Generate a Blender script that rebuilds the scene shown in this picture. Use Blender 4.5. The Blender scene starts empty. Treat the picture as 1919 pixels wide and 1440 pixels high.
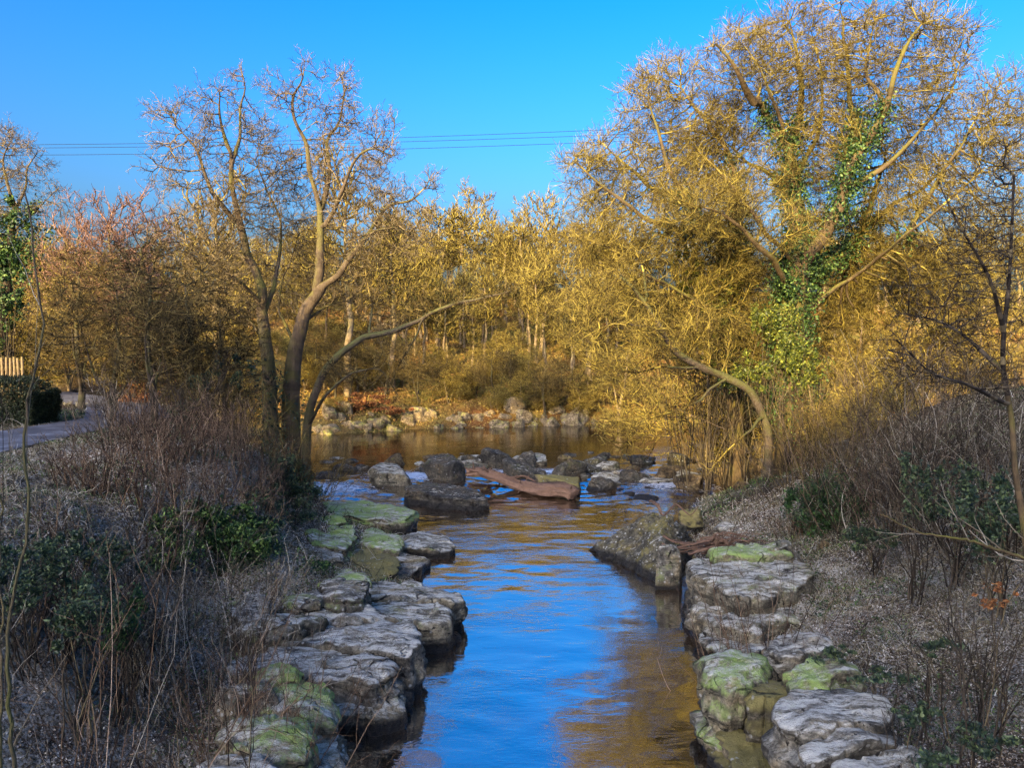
import bpy, bmesh, math, random
import numpy as np
from math import radians as R_
S = bpy.context.scene
COL = S.collection
rng = np.random.default_rng(7)
random.seed(7)

# ------------------------------------------------------------------ camera, sky, sun, exposure
F, CX, CY, CAMH = 1396.0, 959.5, 720.0, 8.0
PITCH = math.atan(70 / F)
cam = bpy.data.objects.new('camera', bpy.data.cameras.new('camera'))
COL.objects.link(cam)
cam.location = (0, 0, CAMH)
cam.rotation_euler = (math.pi / 2 - PITCH, 0, 0)
cam.data.sensor_width = 36
cam.data.lens = 36 * F / 1919
cam.data.clip_end = 3000
cam.data.clip_start = 0.1
S.camera = cam
SUN_AZ, SUN_EL = R_(24), R_(14)          # behind the camera, to its left
sx, sy, sz = -math.sin(SUN_AZ) * math.cos(SUN_EL), -math.cos(SUN_AZ) * math.cos(SUN_EL), math.sin(SUN_EL)
sun = bpy.data.objects.new('sun', bpy.data.lights.new('sun', 'SUN'))
COL.objects.link(sun)
from mathutils import Vector
sun.rotation_euler = Vector((sx, sy, sz)).to_track_quat('Z', 'Y').to_euler()
sun.location = (-20, -40, 40)
sun.data.energy = 4.8
sun.data.angle = R_(0.5)
sun.data.color = (1.0, 0.73, 0.33)
W = bpy.data.worlds.new('World')
S.world = W
W.use_nodes = True
wn, wl = W.node_tree.nodes, W.node_tree.links
bg = wn['Background']
sky = wn.new('ShaderNodeTexSky')
sky.sky_type = 'NISHITA'
sky.sun_disc = False
sky.sun_elevation = SUN_EL
sky.sun_rotation = math.atan2(sx, sy)
sky.air_density = 1.0
sky.dust_density = 8.0
sky.ozone_density = 3.0
hs = wn.new('ShaderNodeHueSaturation')
hs.inputs['Saturation'].default_value = 1.22
hs.inputs['Hue'].default_value = 0.498
gm = wn.new('ShaderNodeGamma'); gm.inputs[1].default_value = 1.5
wl.new(sky.outputs[0], gm.inputs[0])
mn = wn.new('ShaderNodeVectorMath'); mn.operation = 'MINIMUM'; mn.inputs[1].default_value = (40, 40, 40)   # the glare round the low sun
wl.new(gm.outputs[0], mn.inputs[0])
wl.new(mn.outputs[0], hs.inputs['Color'])
tn = wn.new('ShaderNodeVectorMath'); tn.operation = 'MULTIPLY'; tn.inputs[1].default_value = (.97, .91, .98)
wl.new(hs.outputs[0], tn.inputs[0])
wl.new(tn.outputs[0], bg.inputs[0])
bg.inputs[1].default_value = 0.145
S.view_settings.view_transform = 'Standard'
S.view_settings.look = 'None'
S.view_settings.gamma = 1
S.view_settings.exposure = 1.5
S.cycles.max_bounces = 5
S.cycles.diffuse_bounces = 2
S.cycles.glossy_bounces = 3
S.cycles.transmission_bounces = 2
S.cycles.transparent_max_bounces = 4
S.cycles.use_denoising = True
S.cycles.denoising_prefilter = 'NONE'
S.cycles.sample_clamp_indirect = 1.2
S.cycles.use_adaptive_sampling = True
S.cycles.adaptive_threshold = 0.02

# ------------------------------------------------------------------ pixel to world
def ray(px, py):
    u, v = (px - CX) / F, (CY - py) / F
    return np.array([u, math.cos(PITCH) + v * math.sin(PITCH), -math.sin(PITCH) + v * math.cos(PITCH)])
def Pd(px, py, d):
    r = ray(px, py)
    return np.array([0, 0, CAMH]) + r * (d / r[1])
def Pz(px, py, z):
    r = ray(px, py)
    return np.array([0, 0, CAMH]) + r * ((z - CAMH) / r[2])

# ------------------------------------------------------------------ noise
def _h(ix, iy, iz, s):
    n = (ix.astype(np.int64) * 374761393 + iy.astype(np.int64) * 668265263 + iz.astype(np.int64) * 2147483647 + s * 974634777) & 0xffffffff
    n = ((n ^ (n >> 13)) * 1274126177) & 0xffffffff
    n = ((n ^ (n >> 16)) * 2246822519) & 0xffffffff
    return ((n ^ (n >> 15)) & 0xffffff) / float(0xffffff) * 2 - 1
def vn(p, s=0):
    p = np.asarray(p, float)
    i = np.floor(p); f = p - i; f = f * f * (3 - 2 * f)
    i = i.astype(np.int64); out = 0
    for a in (0, 1):
        wx = f[..., 0] if a else 1 - f[..., 0]
        for b in (0, 1):
            wy = f[..., 1] if b else 1 - f[..., 1]
            for c in (0, 1):
                wz = f[..., 2] if c else 1 - f[..., 2]
                out = out + wx * wy * wz * _h(i[..., 0] + a, i[..., 1] + b, i[..., 2] + c, s)
    return out
def fbm(p, o=4, s=0):
    t, a, k = 0, 1, 1
    for q in range(o):
        t = t + a * vn(p * k, s + q * 17); a *= .5; k *= 2.03
    return t
def sstep(a, b, x):
    t = np.clip((x - a) / (b - a), 0, 1)
    return t * t * (3 - 2 * t)
def nrm(v):
    return v / np.maximum(np.linalg.norm(v, axis=-1, keepdims=True), 1e-9)

# ------------------------------------------------------------------ linking and tagging
def tag(o, label=None, cat=None, group=None, kind=None):
    for k, v in (('label', label), ('category', cat), ('group', group), ('kind', kind)):
        if v: o[k] = v
    return o
def mesh_np(name, V, faces, mat, parent=None, smooth=True):
    """faces: list of (m,k) int arrays"""
    me = bpy.data.meshes.new(name)
    V = np.asarray(V, np.float32)
    faces = [f for f in faces if len(f)]
    nl = sum(f.size for f in faces); nf = sum(len(f) for f in faces)
    me.vertices.add(len(V)); me.vertices.foreach_set('co', V.ravel())
    me.loops.add(nl); me.polygons.add(nf)
    me.loops.foreach_set('vertex_index', np.concatenate([f.ravel() for f in faces]).astype(np.int32))
    tot = np.concatenate([np.full(len(f), f.shape[1]) for f in faces])
    me.polygons.foreach_set('loop_start', np.concatenate([[0], np.cumsum(tot)[:-1]]).astype(np.int32))
    me.polygons.foreach_set('loop_total', tot.astype(np.int32))
    me.update(calc_edges=True)
    me.polygons.foreach_set('use_smooth', np.full(nf, smooth))
    me.materials.append(mat)
    o = bpy.data.objects.new(name, me)
    COL.objects.link(o)
    if parent: o.parent = parent
    return o
def empty(name, loc, rz=0):
    o = bpy.data.objects.new(name, None)
    o.empty_display_size = .3
    o.location = loc; o.rotation_euler = (0, 0, rz)
    COL.objects.link(o)
    return o
def copy_tree(o, loc, rz=0, sc=1, szx=1):
    r = o.copy(); COL.objects.link(r)
    r.location = loc; r.rotation_euler = (0, 0, rz); r.scale = (sc * szx, sc * szx, sc)
    for ch in list(o.children):
        c = ch.copy(); COL.objects.link(c); c.parent = r
    return r

# ------------------------------------------------------------------ materials
def mat(name):
    m = bpy.data.materials.new(name); m.use_nodes = True
    nt = m.node_tree
    return m, nt.nodes, nt.links, nt.nodes['Principled BSDF']
def noise(n, l, scale, detail=4, rough=.55, vec=None, dist=0):
    t = n.new('ShaderNodeTexNoise'); t.inputs['Scale'].default_value = scale
    t.inputs['Detail'].default_value = detail; t.inputs['Roughness'].default_value = rough
    t.inputs['Distortion'].default_value = dist
    if vec is not None: l.new(vec, t.inputs['Vector'])
    return t.outputs['Fac']
def ramp(n, l, fac, stops):
    r = n.new('ShaderNodeValToRGB')
    cr = r.color_ramp
    while len(cr.elements) < len(stops): cr.elements.new(.5)
    for e, (p, c) in zip(cr.elements, stops):
        e.position = p; e.color = (*c, 1) if len(c) == 3 else c
    l.new(fac, r.inputs[0])
    return r.outputs[0]
def mix(n, l, fac, a, b, bt='MIX'):
    m = n.new('ShaderNodeMix'); m.data_type = 'RGBA'; m.blend_type = bt
    for s, v in ((m.inputs[0], fac), (m.inputs[6], a), (m.inputs[7], b)):
        if isinstance(v, (int, float)): s.default_value = v
        elif isinstance(v, tuple): s.default_value = (*v, 1)
        else: l.new(v, s)
    return m.outputs[2]
def mth(n, l, op, a, b=0, c=None, clamp=False):
    m = n.new('ShaderNodeMath'); m.operation = op; m.use_clamp = clamp
    for i, v in enumerate((a, b) if c is None else (a, b, c)):
        if isinstance(v, (int, float)): m.inputs[i].default_value = v
        else: l.new(v, m.inputs[i])
    return m.outputs[0]
def geo(n): return n.new('ShaderNodeNewGeometry')
def bump(n, l, h, st, d, b):
    q = n.new('ShaderNodeBump'); q.inputs['Strength'].default_value = st; q.inputs['Distance'].default_value = d
    l.new(h, q.inputs['Height']); l.new(q.outputs[0], b.inputs['Normal'])
G3 = lambda v: (v, v, v)

def bark_mat(name, lo, hi, moss=None, mossamt=.5, sc=3):
    m, n, l, b = mat(name)
    g = geo(n)
    tc = n.new('ShaderNodeTexCoord').outputs['Object']
    f = noise(n, l, sc, 5, .6, tc)
    c = ramp(n, l, f, [(.3, lo), (.7, hi)])
    c = mix(n, l, .55, c, mix(n, l, g.outputs['Random Per Island'], lo, hi))
    if moss:
        sp = n.new('ShaderNodeSeparateXYZ'); l.new(g.outputs['Normal'], sp.inputs[0])
        f2 = noise(n, l, .7, 4, .6, tc)
        k = mth(n, l, 'MULTIPLY_ADD', sp.outputs[2], .18, f2)
        k = mth(n, l, 'SUBTRACT', k, 1 - mossamt - .12)
        k = mth(n, l, 'MULTIPLY', k, 5, clamp=True)
        c = mix(n, l, k, c, moss)
    l.new(c, b.inputs['Base Color'])
    b.inputs['Roughness'].default_value = .85
    b.inputs['Specular IOR Level'].default_value = .2
    mp = n.new('ShaderNodeMapping'); mp.inputs['Scale'].default_value = (1, 1, .25); l.new(tc, mp.inputs[0])
    bump(n, l, noise(n, l, 14, 4, .7, mp.outputs[0]), .9, .06, b)
    return m
def twig_mat(name, lo, hi, third=None):
    m, n, l, b = mat(name)
    g = geo(n)
    dk_ = tuple(x * .45 for x in lo)
    st = [(.0, dk_), (.35, lo), (.8, hi), (1, third or tuple(min(x * 1.3, .8) for x in hi))]
    c = ramp(n, l, g.outputs['Random Per Island'], st)
    tc = n.new('ShaderNodeTexCoord').outputs['Object']
    c = mix(n, l, mth(n, l, 'MULTIPLY', noise(n, l, .25, 3, .6, tc), .9), c, mix(n, l, 1.0, c, G3(.55), 'MULTIPLY'))
    l.new(c, b.inputs['Base Color'])
    b.inputs['Roughness'].default_value = .8
    b.inputs['Specular IOR Level'].default_value = .15
    return m
def leaf_mat(name, lo, mid, hi, rough=.45):
    m, n, l, b = mat(name)
    g = geo(n)
    c = ramp(n, l, g.outputs['Random Per Island'], [(0, tuple(x * .5 for x in lo)), (.3, lo), (.75, mid), (1, hi)])
    l.new(c, b.inputs['Base Color'])
    b.inputs['Roughness'].default_value = rough
    b.inputs['Specular IOR Level'].default_value = .35
    tr = n.new('ShaderNodeBsdfTranslucent'); l.new(c, tr.inputs[0])
    ms = n.new('ShaderNodeMixShader'); ms.inputs[0].default_value = .25
    l.new(b.outputs[0], ms.inputs[1]); l.new(tr.outputs[0], ms.inputs[2])
    l.new(ms.outputs[0], n['Material Output'].inputs[0])
    return m
def rock_mat(name, base=(.35, .32, .22), dark=(.035, .031, .022), warm=(.42, .34, .19), frost=.5, moss=.4, lichen=.3,
             mossc=(.14, .17, .045), frostc=(.72, .72, .62)):
    m, n, l, b = mat(name)
    g = geo(n); pos = g.outputs['Position']
    sp = n.new('ShaderNodeSeparateXYZ'); l.new(g.outputs['Normal'], sp.inputs[0])
    sz_ = n.new('ShaderNodeSeparateXYZ'); l.new(pos, sz_.inputs[0])
    f1 = noise(n, l, 1.3, 6, .62, pos); f2 = noise(n, l, 7, 6, .7, pos); f3 = noise(n, l, .55, 3, .5, pos)
    c = ramp(n, l, f1, [(.34, dark), (.5, base), (.68, warm)])
    c = mix(n, l, mth(n, l, 'MULTIPLY_ADD', f2, 5, -2.2, clamp=True), mix(n, l, 1.0, c, G3(.38), 'MULTIPLY'), c)
    pit = mth(n, l, 'MULTIPLY_ADD', noise(n, l, 4.2, 3, .8, pos, .4), -16, 6.6, clamp=True)
    c = mix(n, l, pit, c, mix(n, l, 1.0, dark, G3(.5), 'MULTIPLY'))
    # horizontal bedding lines
    mp = n.new('ShaderNodeMapping'); mp.inputs['Scale'].default_value = (.35, .35, 4.5); l.new(pos, mp.inputs[0])
    bd = noise(n, l, 1.6, 5, .6, mp.outputs[0], .6)
    side = mth(n, l, 'SUBTRACT', 1, mth(n, l, 'ABSOLUTE', sp.outputs[2]), clamp=True)
    bl = mth(n, l, 'MULTIPLY', mth(n, l, 'MULTIPLY_ADD', bd, -7, 3.4, clamp=True), side)
    c = mix(n, l, bl, c, dark)
    sta = mth(n, l, 'MULTIPLY_ADD', noise(n, l, 1.7, 8, .75, pos, .3), 10, -5.2, clamp=True)
    c = mix(n, l, mth(n, l, 'MULTIPLY', sta, .72), c, dark)
    # joints and cracks
    wv = n.new('ShaderNodeVectorMath'); wv.operation = 'MULTIPLY_ADD'
    nc = n.new('ShaderNodeTexNoise'); nc.inputs['Scale'].default_value = 1.1; nc.inputs['Detail'].default_value = 4; l.new(pos, nc.inputs['Vector'])
    l.new(nc.outputs['Color'], wv.inputs[0]); wv.inputs[1].default_value = (1.1, 1.1, .6); l.new(pos, wv.inputs[2])
    mj = n.new('ShaderNodeMapping'); mj.inputs['Scale'].default_value = (.55, .7, 1.3); mj.inputs['Rotation'].default_value = (0, 0, .4); l.new(wv.outputs[0], mj.inputs[0])
    vj = n.new('ShaderNodeTexVoronoi'); vj.feature = 'DISTANCE_TO_EDGE'; vj.inputs['Scale'].default_value = 1.0; l.new(mj.outputs[0], vj.inputs['Vector'])
    crk = mth(n, l, 'MULTIPLY', mth(n, l, 'MULTIPLY_ADD', vj.outputs['Distance'], -60, 1.1, clamp=True), mth(n, l, 'MULTIPLY_ADD', noise(n, l, .9, 3, .6, pos), 9, -4.6, clamp=True))
    up = mth(n, l, 'MULTIPLY_ADD', sp.outputs[2], 3, -1.4, clamp=True)
    mfr = n.new('ShaderNodeMapping'); mfr.inputs['Scale'].default_value = (.5, 1.6, 1); l.new(pos, mfr.inputs[0])
    fr = mth(n, l, 'MULTIPLY', up, mth(n, l, 'MULTIPLY_ADD', noise(n, l, 3.2, 9, .8, mfr.outputs[0]), 9, -4.5 + 3 * (frost - .5), clamp=True))
    c = mix(n, l, mth(n, l, 'MULTIPLY', fr, .8), c, frostc)
    fr = mth(n, l, 'MULTIPLY', fr, mth(n, l, 'MULTIPLY_ADD', noise(n, l, 16, 4, .75, mfr.outputs[0]), 6, -2.2, clamp=True))
    mo = mth(n, l, 'MULTIPLY', mth(n, l, 'MULTIPLY_ADD', sp.outputs[2], 2, .1, clamp=True), mth(n, l, 'MULTIPLY_ADD', noise(n, l, 1.0, 9, .82, pos), 9, -4.6 + 5 * (moss - .5), clamp=True))
    mc = mix(n, l, noise(n, l, 9, 4, .7, pos), mossc, tuple(x * 2.0 for x in mossc))
    c = mix(n, l, mth(n, l, 'MULTIPLY', mo, .85), c, mc)
    vo = n.new('ShaderNodeTexVoronoi'); vo.inputs['Scale'].default_value = 6; l.new(pos, vo.inputs['Vector'])
    li = mth(n, l, 'MULTIPLY', mth(n, l, 'MULTIPLY_ADD', vo.outputs['Distance'], -9, 2.4, clamp=True), mth(n, l, 'MULTIPLY_ADD', noise(n, l, 2.1, 3, .5, pos), 9, -5.6 + 3 * lichen, clamp=True))
    c = mix(n, l, mth(n, l, 'MULTIPLY', li, .75), c, (.45, .46, .42))
    c = mix(n, l, mth(n, l, 'MULTIPLY', crk, .9), c, mix(n, l, 1.0, dark, G3(.35), 'MULTIPLY'))
    # wet dark band above the water line
    wet = mth(n, l, 'SUBTRACT', 1, mth(n, l, 'MULTIPLY_ADD', mth(n, l, 'ADD', sz_.outputs[2], mth(n, l, 'MULTIPLY', f3, -.35)), 6, -.1, clamp=True))
    c = mix(n, l, wet, c, mix(n, l, 1.0, dark, G3(.45), 'MULTIPLY'))
    l.new(c, b.inputs['Base Color'])
    l.new(mth(n, l, 'MULTIPLY_ADD', wet, -.6, .88), b.inputs['Roughness'])
    b.inputs['Specular IOR Level'].default_value = .3
    hgt = mth(n, l, 'ADD', mth(n, l, 'MULTIPLY', f2, .5), mth(n, l, 'ADD', mth(n, l, 'MULTIPLY', bd, side), mth(n, l, 'MULTIPLY', noise(n, l, 28, 4, .7, pos), .25)))
    hgt = mth(n, l, 'ADD', hgt, mth(n, l, 'MULTIPLY', crk, -1.2))
    bump(n, l, hgt, 1.0, .14, b)
    return m

M = {}
M['rock'] = rock_mat('grey_sandstone', moss=.42, frost=.62)
M['rock_frost'] = rock_mat('frosted_sandstone', base=(.34, .32, .25), frost=.66, moss=.30, lichen=.45)
M['rock_moss'] = rock_mat('mossy_sandstone', frost=.65, moss=.64, mossc=(.18, .26, .06))
M['rock_olive'] = rock_mat('olive_mossy_sandstone', frost=.1, moss=.78, mossc=(.16, .14, .045), base=(.19, .17, .12))
M['rock_dark'] = rock_mat('dark_wet_sandstone', base=(.14, .13, .10), dark=(.035, .033, .028), warm=(.20, .15, .08), frost=.35, moss=.45, mossc=(.07, .08, .02), lichen=.2)
M['rock_warm'] = rock_mat('warm_sandstone', base=(.26, .19, .09), dark=(.07, .05, .03), warm=(.36, .25, .12), frost=.1, moss=.45, mossc=(.17, .16, .03), lichen=.1)
M['rock_lichen'] = rock_mat('lichen_sandstone', base=(.27, .26, .21), frost=.5, moss=.48, lichen=1.5, mossc=(.15, .2, .05))
M['bark_grey'] = bark_mat('grey_bark', (.04, .03, .02), (.135, .10, .065), (.12, .11, .03), .42)
M['bark_gold'] = bark_mat('mossy_bark', (.045, .034, .02), (.15, .105, .055), (.14, .13, .03), .42)
M['bark_dark'] = bark_mat('dark_bark', (.035, .028, .02), (.11, .085, .06), (.09, .09, .03), .45)
M['bark_pale'] = bark_mat('pale_bark', (.13, .095, .055), (.32, .24, .14), (.2, .17, .05), .42)
M['tw_gold'] = twig_mat('lichen_twigs', (.09, .065, .02), (.32, .25, .06), (.5, .41, .08))
M['tw_moss'] = twig_mat('mossy_twigs', (.12, .085, .025), (.38, .29, .065), (.52, .43, .09))
M['tw_brown'] = twig_mat('brown_twigs', (.05, .036, .024), (.24, .17, .11))
M['tw_bud'] = twig_mat('budding_twigs', (.085, .065, .035), (.30, .23, .12))
M['tw_red'] = twig_mat('red_brown_twigs', (.14, .075, .05), (.36, .21, .14))
M['tw_dark'] = twig_mat('dark_twigs', (.03, .024, .018), (.10, .08, .055), (.2, .16, .08))
M['tw_olive'] = twig_mat('olive_twigs', (.06, .045, .018), (.2, .145, .05), (.34, .26, .08))
M['tw_stem'] = twig_mat('reddish_stems', (.05, .03, .02), (.21, .135, .075), (.46, .35, .24))
M['tw_frost'] = twig_mat('frosted_stems', (.045, .035, .024), (.21, .175, .115), (.56, .53, .43))
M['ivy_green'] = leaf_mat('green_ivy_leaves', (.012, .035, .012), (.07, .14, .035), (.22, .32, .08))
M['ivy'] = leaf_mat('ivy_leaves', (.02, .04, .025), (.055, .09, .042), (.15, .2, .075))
M['ivy_lit'] = leaf_mat('sunlit_ivy_leaves', (.05, .075, .015), (.15, .18, .03), (.32, .34, .05))  # sunlight painted into the leaf colour, brighter and yellower than the plain ivy
M['evergreen'] = leaf_mat('evergreen_leaves', (.015, .045, .018), (.05, .115, .03), (.12, .22, .06))
M['hedge'] = leaf_mat('hedge_leaves', (.02, .03, .012), (.045, .06, .02), (.09, .10, .04), .6)
M['litter'] = leaf_mat('fallen_leaves', (.08, .055, .035), (.34, .27, .18), (.8, .8, .72), .8)
M['grass'] = leaf_mat('winter_grass', (.16, .15, .07), (.42, .38, .24), (.7, .7, .66), .8)
M['russet'] = leaf_mat('russet_leaves', (.16, .06, .02), (.36, .15, .05), (.5, .26, .09), .8)
# ------------------------------------------------------------------ ground height
WP = np.array([(-3, -60), (-3, 8), (-3.2, 14), (-3.0, 16.4), (-2.3, 18.6), (-1.7, 23.3), (-3.6, 27), (-3.2, 30), (-5.6, 33.8), (-9.7, 38.5), (-12.8, 44), (-17, 50), (-24, 55),
               (-30, 60), (-26, 63), (-15, 64), (-9, 68), (0, 70), (6, 72), (20, 74), (60, 78), (120, 80), (120, 58), (40, 56), (18, 53), (14.5, 47), (13, 43), (9.0, 38.5), (7.6, 34),
               (6.4, 29), (5.9, 23.3), (5.1, 18.6), (4.6, 16.4), (4.1, 14), (3.9, 8), (3.8, -60)], float)
def sdist(x, y):
    x = np.atleast_1d(np.asarray(x, float)); y = np.atleast_1d(np.asarray(y, float))
    d = np.full(x.shape, 1e9); ins = np.zeros(x.shape, bool)
    n = len(WP)
    for i in range(n):
        a, b = WP[i], WP[(i + 1) % n]
        e = b - a; t = np.clip(((x - a[0]) * e[0] + (y - a[1]) * e[1]) / (e @ e), 0, 1)
        d = np.minimum(d, np.hypot(x - a[0] - t * e[0], y - a[1] - t * e[1]))
        c = (a[1] > y) != (b[1] > y)
        with np.errstate(divide='ignore', invalid='ignore'):
            xi = a[0] + (y - a[1]) * (e[0] / (e[1] if e[1] else 1e-9))
        ins ^= c & (x < xi)
    return np.where(ins, -d, d)
def road_c(y):   # centre line of the road on the left: x as a function of y
    return np.interp(y, [-40, 5, 15, 24, 30, 36, 44, 60, 90], [-16, -16.5, -17.5, -18.6, -19, -18.6, -23, -40, -70])
SHADE_RIDGE = lambda x: np.interp(x, [-260, -110, -95, -86, -80, -70, -64, -56, -50, -45, -38, -20, 60], [38, 40, 41, 43, 47, 47, 41, 37.5, 38, 41, 44, 45, 40])  # unseen ridge behind the camera, added and shaped to shade the foreground
def hz(x, y, rough=True):
    x = np.atleast_1d(np.asarray(x, float)); y = np.atleast_1d(np.asarray(y, float))
    s = sdist(x, y)
    sl = s + 1.2 * fbm(np.stack([x * .25, y * .25, x * 0], -1), 3, 5) * sstep(1, 4, s)
    L = np.interp(sl, [-3, -.6, 0, .5, 1.6, 4.2, 6.6, 8.5, 30, 90], [-1.4, -1.0, -.5, -.15, .3, 1.3, 4.0, 4.5, 4.7, 9])
    Rr = np.interp(sl, [-3, -.6, 0, .5, 2, 5, 12, 20, 40, 90], [-1.4, -1.0, -.5, -.1, .6, 1.5, 4.9, 8.0, 12, 16])
    Fr = np.interp(sl, [-3, -.6, 0, 1.2, 3, 10, 24, 52, 62, 110, 300], [-1.4, -1.0, -.3, .7, 1.6, 3.2, 6.5, 15.5, 18.2, 19, 24])
    wl_ = sstep(3, -3, x)
    z = L * wl_ + Rr * (1 - wl_)
    wf = sstep(56, 72, y + np.maximum(-x - 24, 0) * .25)
    z = z * (1 - wf) + Fr * wf
    # meadow beyond the road stays lower on the left
    wm = sstep(-22, -40, x) * sstep(40, 60, y)
    z = np.where(s > 0, z * (1 - wm) + wm * np.interp(y, [40, 70, 110, 200], [4.6, 6.0, 13, 22]), z)
    if rough:
        p = np.stack([x, y, x * 0], -1)
        z = z + sstep(.5, 3, s) * (.22 * fbm(p * .55, 4, 1) + .07 * fbm(p * 2.3, 3, 9))
    rd = np.abs(x - road_c(y))
    k = sstep(3.6, 2.2, rd) * (y < 62)
    z = z * (1 - k) + k * (4.5 + .0 * x)
    hb = sstep(-55, -98, y)
    z = z * (1 - hb) + hb * (SHADE_RIDGE(x) + 2.6 * fbm(np.stack([x * .12, x * 0, x * 0], -1), 4, 3) + .03 * (-y - 98))
    return z
def hz1(x, y): return float(hz(x, y)[0])

def hit(px, py, d0=5.0, d1=90.0):
    """where the sight line through a pixel meets the ground"""
    d = np.linspace(d0, d1, 700); r = ray(px, py); P = np.array([0, 0, CAMH]) + r[None] * (d / r[1])[:, None]
    g_ = hz(P[:, 0], P[:, 1]); k = np.where(P[:, 2] <= g_)[0]
    return P[k[0]] if len(k) else P[-1]

def axis(segs):
    out = []
    for a, b, st in segs: out.append(np.arange(a, b, st))
    return np.concatenate(out + [[segs[-1][1]]])
xs = axis([(-420, -90, 15), (-90, -40, 2.5), (-40, -14, .7), (-14, 20, .25), (20, 45, .7), (45, 100, 3), (100, 420, 15)])
ys = axis([(-320, -110, 15), (-110, -60, 3), (-60, -20, 2), (-20, 4, 1), (4, 46, .25), (46, 76, .6), (76, 150, 2), (150, 620, 12)])
X, Y = np.meshgrid(xs, ys)
Z = hz(X.ravel(), Y.ravel())
V = np.stack([X.ravel(), Y.ravel(), Z], -1)
nx, ny = len(xs), len(ys)
ii = (np.arange(ny - 1)[:, None] * nx + np.arange(nx - 1)[None]).ravel()
Fq = np.stack([ii, ii + 1, ii + 1 + nx, ii + nx], -1)
m, n, l, b = mat('woodland_floor')
g = geo(n); pos = g.outputs['Position']
spn = n.new('ShaderNodeSeparateXYZ'); l.new(pos, spn.inputs[0])
f1 = noise(n, l, .35, 6, .65, pos); f2 = noise(n, l, 5, 6, .7, pos); f3 = noise(n, l, 17, 4, .7, pos)
c = ramp(n, l, f1, [(.3, (.045, .035, .022)), (.5, (.14, .11, .07)), (.65, (.15, .145, .06))])
c = mix(n, l, mth(n, l, 'MULTIPLY_ADD', f2, 4, -1.6, clamp=True), mix(n, l, 1.0, c, G3(.4), 'MULTIPLY'), c)
near = mth(n, l, 'MULTIPLY_ADD', spn.outputs[1], -.06, 2.6, clamp=True)
fr = mth(n, l, 'MULTIPLY', near, mth(n, l, 'MULTIPLY_ADD', mth(n, l, 'ADD', f3, mth(n, l, 'MULTIPLY', f1, .7)), 5, -3.9, clamp=True))
c = mix(n, l, mth(n, l, 'MULTIPLY', fr, .75), c, (.64, .64, .58))
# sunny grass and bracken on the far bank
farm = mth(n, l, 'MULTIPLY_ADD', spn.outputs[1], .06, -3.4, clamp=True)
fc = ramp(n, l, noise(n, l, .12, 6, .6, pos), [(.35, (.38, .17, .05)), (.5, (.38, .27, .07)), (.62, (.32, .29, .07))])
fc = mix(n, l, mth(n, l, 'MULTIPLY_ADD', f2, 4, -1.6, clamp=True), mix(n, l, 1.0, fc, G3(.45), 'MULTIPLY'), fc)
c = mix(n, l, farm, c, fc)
l.new(c, b.inputs['Base Color']); b.inputs['Roughness'].default_value = .95; b.inputs['Specular IOR Level'].default_value = .1
bump(n, l, mth(n, l, 'ADD', f2, mth(n, l, 'MULTIPLY', f3, .5)), 1, .2, b)
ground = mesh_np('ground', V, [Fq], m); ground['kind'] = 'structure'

# ------------------------------------------------------------------ road
ry = np.arange(-20, 56, .5)
rc = road_c(ry)
t = np.gradient(rc, ry); nn = np.stack([np.ones_like(t), -t], -1); nn /= np.linalg.norm(nn, axis=1, keepdims=True)
rows = []
for k in np.linspace(-1.9, 1.9, 9):
    px_, py_ = rc + nn[:, 0] * k, ry + nn[:, 1] * k
    rows.append(np.stack([px_, py_, 4.56 + .03 * (1 - (k / 1.9) ** 2) + 0 * ry], -1))
V = np.stack(rows, 1).reshape(-1, 3)
ii = (np.arange(len(ry) - 1)[:, None] * 9 + np.arange(8)[None]).ravel()
m, n, l, b = mat('tarmac')
g = geo(n)
f = noise(n, l, 1.2, 6, .65, g.outputs['Position'])
c = ramp(n, l, f, [(.35, (.05, .05, .055)), (.55, (.10, .10, .11)), (.7, (.24, .25, .28))])
l.new(c, b.inputs['Base Color']); b.inputs['Roughness'].default_value = .6
bump(n, l, noise(n, l, 60, 3, .7, g.outputs['Position']), .4, .02, b)
road = mesh_np('road', V, [np.stack([ii, ii + 1, ii + 10, ii + 9], -1)], m); road['kind'] = 'structure'

# ------------------------------------------------------------------ water
wx = axis([(-34, -14, .8), (-14, 18, .16), (18, 120, 2)])
wy = axis([(-58, 8, 1), (8, 50, .16), (50, 84, .5)])
X, Y = np.meshgrid(wx, wy)
x, y = X.ravel(), Y.ravel()
def wlev(x, y):   # the upper river stands a little higher than the pool
    return .34 * sstep(38.5, 45.5, y + .25 * np.abs(x - 1))
rapid = np.exp(-((y + .2 * np.abs(x - 1) - 42) / 4.5) ** 2)
z = wlev(x, y) + .010 * fbm(np.stack([x * 1.1, y * 2.0, 0 * x], -1), 3, 2) + rapid * .06 * fbm(np.stack([x * 1.6, y * 2.2, 0 * x], -1), 3, 8)
nx = len(wx)
ii = (np.arange(len(wy) - 1)[:, None] * nx + np.arange(nx - 1)[None]).ravel()
m, n, l, b = mat('river_water')
g = geo(n); pos = g.outputs['Position']
sp = n.new('ShaderNodeSeparateXYZ'); l.new(pos, sp.inputs[0])
mp = n.new('ShaderNodeMapping'); mp.inputs['Scale'].default_value = (.75, 1.7, 1); mp.inputs['Rotation'].default_value = (0, 0, .25); l.new(pos, mp.inputs[0])
w1 = noise(n, l, 1.5, 3, .5, mp.outputs[0], .8); w2 = noise(n, l, 5.5, 3, .55, mp.outputs[0], .5)
gust = mth(n, l, 'MULTIPLY_ADD', noise(n, l, .22, 3, .5, pos), 4.5, -2.0, clamp=True)
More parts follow.
